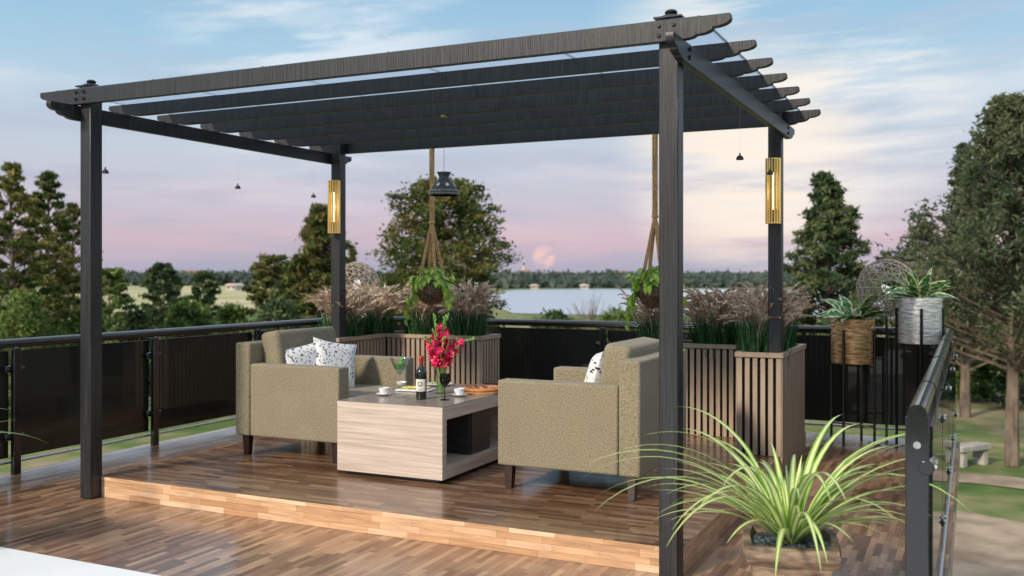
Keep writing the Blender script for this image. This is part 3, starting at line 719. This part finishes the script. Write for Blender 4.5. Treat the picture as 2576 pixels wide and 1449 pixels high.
# ---------------------------------------------------------------- geodesic globe lamps
def globe(label, loc, rz=0):
    t = thing('globe_floor_lamp', label, 'floor lamp', loc, rz, 'geodesic globe floor lamps')
    lobj('base', [(.0005,.001),(.15,.001),(.15,.012),(.0005,.018)], 'steel', t)
    MB().tube([(0,0,.015),(0,0,1.09)], .011, 10).build('pole', 'black', t, smooth=True)
    bm = bmesh.new(); bmesh.ops.create_icosphere(bm, subdivisions=3, radius=.245)
    m = MB()
    for e in bm.edges:
        a, b = e.verts[0].co, e.verts[1].co; m.tube([a+Vector((0,0,1.335)), b+Vector((0,0,1.335))], .0044, 4)
    bm.free(); m.build('cage', 'rattan', t)
    lobj('bulb', [(.0005,1.28),(.022,1.29),(.036,1.325),(.040,1.35),(.032,1.385),(.0005,1.40)], 'bulb', t, 16)
    lobj('socket', [(.0005,1.09),(.018,1.09),(.018,1.27),(.0005,1.271)], 'steel', t, 12)
globe('geodesic cage globe floor lamp between the two plant stands', (-.668,8.86,0))
globe('geodesic cage globe floor lamp behind the left rear post', (-5.95,8.62,0), .4)

# ---------------------------------------------------------------- plant stands and pots
def stand(label, x, y, zb, rad, rz):
    t = thing('plant_stand', label, 'plant stand', (x,y,0), rz, 'tall metal plant stands')
    for k in range(4):
        q = PI/4+k*PI/2; r = rad+.014
        MB().tube([(r*math.cos(q), r*math.sin(q), .001), (r*math.cos(q), r*math.sin(q), zb+.28)], .012, 8).build('leg', 'black', t, smooth=True)
    for k in range(2):
        q = PI/4+k*PI/2; r = rad+.01
        MB().tube([(r*math.cos(q), r*math.sin(q), .14+.02*k), (-r*math.cos(q), -r*math.sin(q), .14+.02*k)], .007, 8).build('crossbar', 'black', t)
        MB().tube([(r*math.cos(q), r*math.sin(q), zb-.02-.014*k), (-r*math.cos(q), -r*math.sin(q), zb-.02-.014*k)], .006, 8).build('crossbar', 'black', t)
def broadplant(label, x, y, zb, zt, rad, mat, seed, n=32):
    t = thing('potted_plant', label, 'potted plant', (x,y,zb-.01), 0, 'striped leaf plants on the stands')
    h = zt-zb
    lobj('pot', [(.0005,.0),(rad*.97,.0),(rad,.02),(rad,h),(rad*.93,h),(rad*.93,h-.03),(.0005,h-.03)], mat, t, 40)
    random.seed(seed); m = MB()
    for k in range(n):
        az = random.uniform(0,2*PI); L = random.uniform(.26,.40); e0 = R_(random.uniform(25,85))
        p = arc((.03*math.cos(az), .03*math.sin(az), h-.03), az, L, e0, e0-R_(random.uniform(40,70)), 8)
        w = random.uniform(.038,.052); rl = random.uniform(-.9,.9)
        side = Vector((-math.sin(az)*math.cos(rl), math.cos(az)*math.cos(rl), math.sin(rl)))
        m.ribbon(p, [w*v for v in (.12,.3,.75,1,1,.85,.6,.3,.02)], side, .18)
    m.build('leaves', 'broad', t, smooth='all')
bx, by = atd(2145, 8.3); stand('tall black stand carrying the bronze pot', bx, by, .70, .175, .5)
broadplant('striped leaf plant in a hammered bronze pot', bx, by, .70, 1.08, .178, 'bronze', 4)
sx, sy = atd(2314, 8.0); stand('tall black stand carrying the silver pot by the right railing', sx, sy, .89, .165, .9)
broadplant('striped leaf plant in a hammered silver pot', sx, sy, .89, 1.27, .168, 'silver', 9)

# ---------------------------------------------------------------- hanging plants
def heart(m, c, nrm, dn, sz):
    nrm = nrm.normalized(); dn = (dn-nrm*dn.dot(nrm)).normalized(); sd = nrm.cross(dn)
    prof = [(-.12,0),(-.28,.30),(-.05,.50),(.3,.46),(.65,.25),(1.0,0)]
    row = [(c+dn*a*sz, w) for a, w in prof]
    vs = []
    for p, w in row: vs += [p+sd*w*sz+nrm*w*sz*.25, p, p-sd*w*sz+nrm*w*sz*.25]
    vs = [v+(-nrm*.35*sz*max(0, ((v-c).dot(dn)/sz))**2) for v in vs]
    fs = []; uv = []
    for i in range(len(row)-1):
        for k in range(2):
            a = i*3+k; fs.append((a,a+1,a+4,a+3)); uv.append([(k*.5,i/5),((k+1)*.5,i/5),((k+1)*.5,(i+1)/5),(k*.5,(i+1)/5)])
    m.add(vs, fs, uv)
def hanging(label, x, y, seed):
    random.seed(seed); zc = 1.32
    t = thing('hanging_planter', label, 'hanging plant', (x,y,zc), 0, 'hanging pothos pots on jute rope')
    lobj('pot', [(.0005,-.135),(.05,-.13),(.1,-.10),(.134,-.04),(.139,.01),(.122,.06),(.110,.085),(.1,.085),(.11,.06),(.0005,.05)], 'bowl', t, 32)
    rope = MB(); top = 2.542-zc; kn = .58
    def twist(a, b, rr, tr, turns):
        a, b = Vector(a), Vector(b); n = int(turns*8); d = (b-a).normalized(); u = d.orthogonal().normalized(); v = d.cross(u)
        for ph in (0, 2*PI/3, 4*PI/3):
            rope.tube([a.lerp(b, i/n)+(u*math.cos(2*PI*turns*i/n+ph)+v*math.sin(2*PI*turns*i/n+ph))*rr for i in range(n+1)], tr, 5)
    twist((0,0,kn), (0,0,top), .0135, .0115, 11)
    for k in range(4):
        q = PI/4+k*PI/2; twist((0,0,kn), (.112*math.cos(q), .112*math.sin(q), .08), .0085, .0078, 8)
    rope.lathe([(0,kn-.02),(.028,kn-.008),(.03,kn+.006),(0,kn+.022)], (0,0,0), 10)
    rope.build('rope', 'rope', t, smooth=True)
    m = MB(); vn = MB()
    for k in range(78):
        az = random.uniform(0,2*PI); rr = random.uniform(.02,.21); z = .10+random.uniform(0,.09)-(rr*.35 if rr > .12 else 0)
        o = Vector((math.cos(az), math.sin(az), 0)); heart(m, o*rr+Vector((0,0,z)), o*.5+Vector((random.uniform(-.5,.5),random.uniform(-.5,.5),.8)), o+Vector((random.uniform(-.6,.6),random.uniform(-.6,.6),-.3)), random.uniform(.045,.068))
    for az, L in ((-150,.36),(-165,.28),(-140,.20),(170,.22),(-20,.22),(0,.16),(60,.2),(110,.2),(-95,.07)):
        az = R_(az+random.uniform(-8,8)); o = Vector((math.cos(az), math.sin(az), 0)); pts = [o*.09+Vector((0,0,.09))]
        pts += [o*(.14+.011*j)+Vector((math.sin(j*1.1+az*3)*.012, math.cos(j*.9+az)*.012, .085-L*j/7)) for j in range(1,8)]
        vn.tube(pts, .0022, 4)
        for j in range(1,8):
            for _ in range(1 if L < .25 else 2):
                tw = Vector((random.uniform(-.7,.7),random.uniform(-.7,.7),random.uniform(-.1,.4)))
                heart(m, pts[j]+tw*.02, o+tw, Vector((0,0,-1))+tw*.9, random.uniform(.038,.058))
    m.build('leaves', 'pothos', t, smooth='all'); vn.build('vines', 'stem', t)
hanging('hanging pothos pot on jute rope at left of centre', -4.24, 7.275, 3)
hanging('hanging pothos pot on jute rope partly behind the near right post', -2.235, 7.275, 8)

# ---------------------------------------------------------------- spider plants
def spider(label, loc, seed, n=84, rz=0):
    random.seed(seed)
    t = thing('potted_spider_plant', label, 'potted plant', loc, rz, 'striped spider plants in carved pots')
    def sq(k, z):
        q = 2*PI*k/64; r = 1/max(abs(math.cos(q)), abs(math.sin(q)))**.8
        return r*(1-(.03 if (k%4 == 2 and .02 < z < .33) else 0))
    lobj('pot', [(.0005,.002),(.13,.002),(.135,.02),(.148,.16),(.162,.29),(.186,.31),(.194,.345),(.188,.375),(.160,.375),(.152,.33),(.0005,.325)], 'potbrown', t, 64, wob=sq)
    gm = MB()
    for k in range(460):
        a = random.uniform(0,2*PI); r = .178*math.sqrt(random.random()); sz = random.uniform(.009,.019)
        gm.lathe([(0,-sz*.6),(sz,-sz*.1),(sz*.8,sz*.4),(0,sz*.7)], (r*math.cos(a), r*math.sin(a), .342+sz*.3), 5)
    gm.build('gravel', 'gravel', t)
    m = MB()
    for k in range(n):
        az = 2*PI*k*.382+random.uniform(-.3,.3); q = random.random()
        L = random.uniform(.52,1.0); e0 = R_(random.uniform(45,78)); bend = R_(random.uniform(65,105))
        if q < .14: e0 = R_(89); L = random.uniform(.26,.38); bend = R_(30)
        elif q < .40: e0 = R_(random.uniform(38,55)); L = random.uniform(.42,.72); bend = R_(random.uniform(35,70))
        p = arc((.025*math.cos(az), .025*math.sin(az), .345), az, L, e0, e0-bend, 14, 1.2)
        w = random.uniform(.012,.0185)
        m.ribbon(p, [w*v for v in (.8,.95,1,1,1,.97,.92,.86,.78,.7,.6,.48,.34,.18,.02)], (-math.sin(az), math.cos(az), 0), .25)
    m.build('leaves', 'spider', t, smooth='all')
    return t
spider('large striped spider plant in a carved pot, in the near right corner', (-.675,4.06,0), 12, rz=R_(12))
spider('striped spider plant at the left edge of the photo, only leaf tips showing', (-4.96,3.02,.012), 31)

# ---------------------------------------------------------------- trees
def tree(label, px, topy, wpx, d, kind, mat, nb=80, lp=110, seed=1, lo=.15, name='tree', lean=0, cat='tree', sp=1.0):
    global rng
    rng = np.random.default_rng(seed); random.seed(seed)
    x, y = atd(px, d); Ht = (H-GZ)+(690-topy)*d/FP; Rr = wpx/2*d/FP
    t = thing(name, label, cat, (x,y,GZ), 0)
    tr = MB(); n = 9; tp = [Vector((lean*(i/n)**1.5*Rr+random.uniform(-.04,.04)*i/n*Rr, random.uniform(-.04,.04)*Rr, Ht*.96*i/n)) for i in range(n+1)]
    r0 = max(.07, Ht*.019); tr.tube(tp, [r0*(1-.9*i/n) for i in range(n+1)], 8)
    def axis(h):
        u = min(h/.96,1)*n; i = min(int(u), n-1); return tp[i].lerp(tp[i+1], u-i)
    cents = []
    for k in range(nb):
        h = lo+(1-lo)*((k+random.random())/nb)
        hh = (h-lo)/(1-lo)
        if kind == 'cone': pr = (1-hh)**.9*(.6+.5*random.random())+.02
        elif kind == 'pine': pr = (.25+.75*math.sin(PI*min(1,(1-hh)*.85+.03)))*(.4+.65*random.random())*(1-hh**5*.8)
        elif kind == 'spire': pr = ((1-hh)**1.1*1.0+.04)*(.35+.75*random.random())
        elif kind == 'round': pr = math.sqrt(max(.02, 1-((hh-.42)/.6)**2))*(.6+.42*random.random())
        else: pr = math.sqrt(max(.02, 1-hh**2))*(.5+.55*random.random())
        az = k*2.4+random.uniform(-.5,.5); L = Rr*pr; a = axis(h); rise = {'cone': .05,'pine': .5,'round': .35,'bush': .2,'spire': .45}[kind]
        if kind == 'cone': rise = -.1+.7*hh
        e = a+Vector((math.cos(az)*L, math.sin(az)*L, L*rise*.6))
        st0 = axis(max(.02, h-.06)); mid = st0.lerp(e, .5)+Vector((0,0,-.04*L)); tr.tube([st0, mid, e], [r0*.28*(1-h*.6), r0*.17*(1-h*.5), r0*.05], 5, False)
        tap = 1 if kind in ('round','bush') else (.35+.75*(1-hh))
        for f_ in (1, .75, .5):
            if f_ < .6 and random.random() < .35: continue
            c = a.lerp(e, f_); nn = int(lp*(.4+.8*random.random())*(1 if f_ == 1 else .65)*(.5+.5*tap))
            sg = Rr*{'pine':.085,'cone':.085,'round':.082,'bush':.10,'spire':.058}[kind]*(.6+.7*random.random())*sp*tap
            cents.append(rng.normal(size=(nn,3))*np.array([sg,sg,sg*({'bush':.75,'spire':.8}.get(kind, .5))])+np.array(c))
    cs = np.concatenate(cents); cs = cs[cs[:,2] > .05]
    tr.build('trunk', 'bark', t, smooth=True)
    quads(cs, d*.0023, 1.7 if kind in ('pine','cone','spire') else 1.2).build('crown', mat, t)
    return t
tree('tall pine at the far left edge', 30, 395, 210, 30, 'pine', 'f_pine', 95, 100, 41, .2)
tree('tall bronzed pine second from the left edge', 122, 418, 190, 33, 'pine', 'f_pine', 90, 100, 42, .2)
tree('shorter pine right of the left pair, beside the front post', 184, 500, 150, 37, 'pine', 'f_olive', 60, 80, 43, .18)
tree('rounded low tree just right of the left front post', 275, 675, 125, 45, 'round', 'f_bush', 60, 85, 44, .05)
tree('dark rounded tree in the field left of centre', 412, 662, 100, 70, 'round', 'f_dark', 60, 90, 45, .05)
tree('smaller dark tree right of the rounded field tree', 512, 684, 75, 75, 'round', 'f_dark', 50, 80, 46, .05)
tree('olive conical tree left of the left rear post', 805, 508, 330, 36, 'cone', 'f_olive', 140, 120, 47, .10)
tree('rounded olive tree beside the conical tree', 690, 640, 150, 38, 'round', 'f_olive', 70, 95, 48, .1)
tree('thin tree behind the left rear post', 888, 620, 70, 50, 'pine', 'f_olive', 40, 60, 49, .1)
tree('large rounded tree behind the pendant lamp', 1112, 455, 330, 34, 'round', 'f_olive', 180, 90, 50, .22)
tree('dark conical pine right of the right rear post', 2080, 424, 350, 34, 'cone', 'f_dark', 150, 110, 51, .12)
tree('tall grey green tree filling the right edge', 2545, 222, 700, 22.5, 'spire', 'f_grey', 270, 85, 52, .30)
tree('thin tall grey green tree left of the right edge tree', 2428, 345, 300, 30, 'spire', 'f_grey', 120, 75, 53, .22)
tree('lower grey green tree behind the silver pot', 2320, 550, 260, 34, 'pine', 'f_grey', 80, 75, 54, .2)
shr = [(60,735,200,28,61),(215,775,150,32,62),(345,785,130,36,63),(470,765,130,48,64),(585,772,120,42,65),(700,755,180,30,66),(960,760,180,34,67),(1210,770,110,34,68),
       (1400,794,160,48,69),(1560,792,170,46,70),(1790,785,180,44,71),(1990,768,170,36,72),(2150,760,130,32,73),(2440,800,160,34,74),(2560,840,130,32,75)]
words = ['leftmost at the photo edge','behind the left front post','right of the left front post','below the dark field tree','before the olive round tree','under the olive conical tree','behind the left planter grasses','right of the large rounded tree',
         'at the near lake shore, left','at the near lake shore, middle','behind the right planter','under the dark conical pine','behind the bronze pot','outside the right railing','lowest at the right photo edge']
for (px, ty, wp, d, sd), wd in zip(shr, words):
    tree('green shrub '+wd, px, ty, wp, d, 'bush', 'f_bush' if sd % 3 else 'f_dark', 50, 85, sd, .02, name='shrub', cat='shrub', sp=1.3)
random.seed(77); x, y = atd(1488, 60); m = MB()
for k in range(60):
    az = random.uniform(0,2*PI); e = R_(random.uniform(30,88)); L = random.uniform(1,3.6)
    p = arc((0,0,0), az, L, e, e-.3, 4); m.tube(p, [.05,.04,.03,.02,.01], 4, False)
    m.tube(arc(p[2], az+random.uniform(-1,1), L*.5, e, e+.2, 3), [.02,.018,.014,.008], 4, False)
tag(m.build('bare_shrub', 'bark', loc=(x,y,GZ)), 'leafless brown shrub standing at the lake shore', 'shrub')
rng = np.random.default_rng(5); cs = []
for row, (d0, hmax, n) in enumerate(((305,3.3,90),(360,4.6,130),(450,5.6,160),(600,6.6,180))):
    for k in range(n):
        px = -150+2900*(k+rng.random())/n; x, y = atd(px, d0*(1+.12*rng.random())); hh = hmax*rng.uniform(.75,1.05); w_ = d0*.012
        if d0 < 330 and px < 1150: continue
        cs.append(rng.normal(size=(85,3))*np.array([w_,w_,hh*.22])+np.array([x,y,GZ+hh*.5]))
cs = np.concatenate(cs); cs = cs[cs[:,2] > GZ]
cs[:,2] = np.minimum(cs[:,2], GZ+6.6)
tag(quads(cs, 1.5, 1.2, .2).build('far_wood', 'f_far'), 'dark band of far woods along the horizon', 'woods', kind='stuff')
def house(label, px, d, w_, h_, tower=False, roof='roof_far'):
    x, y = atd(px, d); t = thing('far_building', label, 'building', (x,y,GZ), AN)
    B(-w_/2,w_/2,-4,4,0,h_).build('wall', 'wall_far', t)
    MB().prism([(-w_/2-.5,h_+.01),(w_/2+.5,h_+.01),(w_/2*.5,h_+.3+h_*.22),(-w_/2*.5,h_+.3+h_*.22)], 'y', -4.4, 4.4).build('roof', roof, t)
    for k in range(max(2, int(w_/2.5))): B(-w_/2+.5+k*1.4 if w_ < 4 else -w_/2+1+k*2.5, -w_/2+1.0+k*1.4 if w_ < 4 else -w_/2+2.1+k*2.5, -4.05, -4.002, h_*.4, h_*.75).build('window', 'tabledark', t)
    if tower: MB().tube([(-1,0,h_+1),(-1,0,h_+9)], [1.0,.4], 8).build('tower', 'wall_far', t)
house('orange roofed building on the horizon at far left', 478, 640, 11, 5.6)
house('low building on the horizon left of the orange one', 400, 650, 8, 5.0)
house('pink building with a slim tower beyond the lake', 1322, 640, 7, 5.8, True)
house('long orange roofed building on the horizon beyond the lake', 1560, 660, 12, 5.4)
house('small building on the horizon right of the pink tower', 1400, 660, 6, 5.0)
house('small pale house at the field edge', 590, 270, 2.6, 1.3, roof='wall_far')
house('small pale house on the far lake shore', 1345, 296, 2.4, .9, roof='wall_far')
house('second small pale house on the far lake shore', 1470, 297, 2.0, .9, roof='wall_far')
x, y = atd(2440, 22.5); t = thing('stone_bench', 'pale stone bench on the grass beyond the right railing', 'bench', (x,y,GZ), .9)
B(-.5,.5,-.2,.2,.36,.50).build('seat', 'concrete', t, bevel=.02)
for q in (-.35,.35): B(q-.07,q+.07,-.16,.16,0,.358).build('leg', 'concrete', t, bevel=.01)

# ---------------------------------------------------------------- world
SUN_EL, SUN_AZ = R_(30), R_(-108)
wd = bpy.data.worlds.new('World'); bpy.context.scene.world = wd; wd.use_nodes = True
nt = wd.node_tree; nt.nodes.clear(); L = nt.links
out = N(nt, 'ShaderNodeOutputWorld'); bg = N(nt, 'ShaderNodeBackground'); bg2 = N(nt, 'ShaderNodeBackground'); add = N(nt, 'ShaderNodeAddShader')
L.new(bg.outputs[0], add.inputs[0]); L.new(bg2.outputs[0], add.inputs[1]); L.new(add.outputs[0], out.inputs[0])
sky = N(nt, 'ShaderNodeTexSky', sky_type='NISHITA'); sky.sun_disc = False; sky.sun_elevation = SUN_EL; sky.sun_rotation = PI/2-SUN_AZ
L.new(sky.outputs[0], bg2.inputs[0]); bg2.inputs[1].default_value = .006
tc = N(nt, 'ShaderNodeTexCoord'); nm = N(nt, 'ShaderNodeVectorMath', operation='NORMALIZE'); L.new(tc.outputs['Generated'], nm.inputs[0])
s_ = N(nt, 'ShaderNodeSeparateXYZ'); L.new(nm.outputs[0], s_.inputs[0])
grad = ramp(nt, s_.outputs['Z'], [(0,(.37,.38,.50)), (.012,(.43,.41,.53)), (.035,(.62,.47,.54)), (.07,(.57,.53,.62)), (.12,(.55,.60,.69)), (.17,(.50,.62,.73)), (.22,(.38,.59,.75)), (.30,(.27,.50,.71)), (.5,(.62,.74,.90)), (1,(.85,.92,1.0))])
rot = N(nt, 'ShaderNodeMapping'); rot.inputs['Rotation'].default_value = (0,0,-AN); L.new(nm.outputs[0], rot.inputs[0])
sp = N(nt, 'ShaderNodeSeparateXYZ'); L.new(rot.outputs[0], sp.inputs[0])
def cloud(kx, ky, kz, scale, lo, hi, det=9, dist=.25, seed=0, rough=.6, slant=0):
    cbm = N(nt, 'ShaderNodeCombineXYZ')
    at2 = N(nt, 'ShaderNodeMath', operation='MULTIPLY'); at2.inputs[1].default_value = kx; L.new(sp.outputs['X'], at2.inputs[0])
    lz = N(nt, 'ShaderNodeMath', operation='MULTIPLY_ADD'); lz.inputs[1].default_value = kz; L.new(s_.outputs['Z'], lz.inputs[0])
    sl = N(nt, 'ShaderNodeMath', operation='MULTIPLY'); sl.inputs[1].default_value = slant; L.new(sp.outputs['X'], sl.inputs[0]); L.new(sl.outputs[0], lz.inputs[2])
    L.new(at2.outputs[0], cbm.inputs[0]); L.new(lz.outputs[0], cbm.inputs[1])
    ysum = N(nt, 'ShaderNodeMath', operation='MULTIPLY_ADD'); ysum.inputs[1].default_value = ky; ysum.inputs[2].default_value = seed; L.new(sp.outputs['Y'], ysum.inputs[0]); L.new(ysum.outputs[0], cbm.inputs[2])
    n_ = N(nt, 'ShaderNodeTexNoise'); n_.inputs['Scale'].default_value = scale; n_.inputs['Detail'].default_value = det; n_.inputs['Distortion'].default_value = dist; n_.inputs['Roughness'].default_value = rough
    L.new(cbm.outputs[0], n_.inputs['Vector'])
    r = N(nt, 'ShaderNodeMapRange', interpolation_type='SMOOTHSTEP'); r.inputs[1].default_value = lo; r.inputs[2].default_value = hi; L.new(n_.outputs['Fac'], r.inputs[0]); return r.outputs[0]
def mul(a, b):
    k = N(nt, 'ShaderNodeMath', operation='MULTIPLY'); L.new(a, k.inputs[0])
    if isinstance(b, float): k.inputs[1].default_value = b
    else: L.new(b, k.inputs[1])
    return k.outputs[0]
def mixc(fac, a, b, strength=1.0):
    if strength != 1: fac = mul(fac, float(strength))
    m = N(nt, 'ShaderNodeMix', data_type='RGBA'); L.new(fac, m.inputs[0]); L.new(a, m.inputs[6])
    if isinstance(b, tuple): m.inputs[7].default_value = (*b, 1)
    else: L.new(b, m.inputs[7])
    return m.outputs[2]
def spot(u, z, lo, hi):
    dv_ = Vector((RX*u+FX, RY*u+FY, z)).normalized()
    dt = N(nt, 'ShaderNodeVectorMath', operation='DOT_PRODUCT'); dt.inputs[1].default_value = dv_; L.new(nm.outputs[0], dt.inputs[0])
    mr = N(nt, 'ShaderNodeMapRange', interpolation_type='SMOOTHSTEP'); mr.inputs[1].default_value = lo; mr.inputs[2].default_value = hi; L.new(dt.outputs['Value'], mr.inputs[0]); return mr.outputs[0]
ccol = ramp(nt, s_.outputs['Z'], [(0,(.58,.47,.52)), (.03,(.86,.54,.58)), (.06,(.78,.61,.66)), (.12,(.74,.70,.76)), (.2,(.76,.83,.88)), (1,(.9,.95,1.0))])
col = mixc(cloud(3.4, .5, 15, 1.0, .47, .70, seed=3.1, slant=-.4, rough=.56), grad.outputs[0], ccol.outputs[0], .6)
dk = ramp(nt, s_.outputs['Z'], [(0,(.38,.39,.51)), (.08,(.46,.46,.58)), (.16,(.46,.54,.66)), (.3,(.40,.55,.70)), (1,(.7,.8,.95))])
col = mixc(cloud(4.4, .5, 26, 1.2, .46, .68, seed=8.7, slant=.4, rough=.56), col, dk.outputs[0], .6)
col = mixc(mul(spot(.28,.200,.978,.999), cloud(3.0, .3, 20, 1.3, .40, .62, seed=5.5, slant=-1.0)), col, (.98,.93,.86), .82)
col = mixc(mul(spot(.24,.120,.990,1.0), cloud(3.2, .3, 26, 1.3, .34, .58, seed=2.5)), col, (1.0,.86,.72), .85)
col = mixc(mul(spot(-.20,.235,.985,1.0), cloud(4.0, .3, 26, 1.3, .42, .62, seed=12.5, slant=-3)), col, (.82,.87,.91), .7)
col = mixc(mul(spot(.033,.018,.99990,.99998), cloud(40, 1, 60, 1.0, .3, .5, seed=1.5)), col, (.92,.58,.56), .85)
L.new(col, bg.inputs[0]); bg.inputs[1].default_value = 1.0

sd = bpy.data.lights.new('sun', 'SUN'); sd.energy = 3.8; sd.angle = R_(7); sd.color = (1,.89,.74)
so = bpy.data.objects.new('sun', sd); C.objects.link(so)
dv = Vector((math.cos(SUN_EL)*math.cos(SUN_AZ), math.cos(SUN_EL)*math.sin(SUN_AZ), math.sin(SUN_EL)))
so.rotation_euler = dv.to_track_quat('Z', 'Y').to_euler()

cam = bpy.data.cameras.new('camera'); co = bpy.data.objects.new('camera', cam); C.objects.link(co)
co.location = (0,0,H); co.rotation_euler = (R_(90), 0, AN)
cam.sensor_width = 36; cam.lens = 36*FP/2576; cam.shift_y = -34.5/2576; cam.clip_start = .05; cam.clip_end = 8000
cam.dof.use_dof = True; cam.dof.focus_distance = 5.6; cam.dof.aperture_fstop = 2.4
bpy.context.scene.camera = co
vs = bpy.context.scene.view_settings; vs.view_transform = 'Standard'; vs.look = 'None'; vs.exposure = 0; vs.gamma = 1
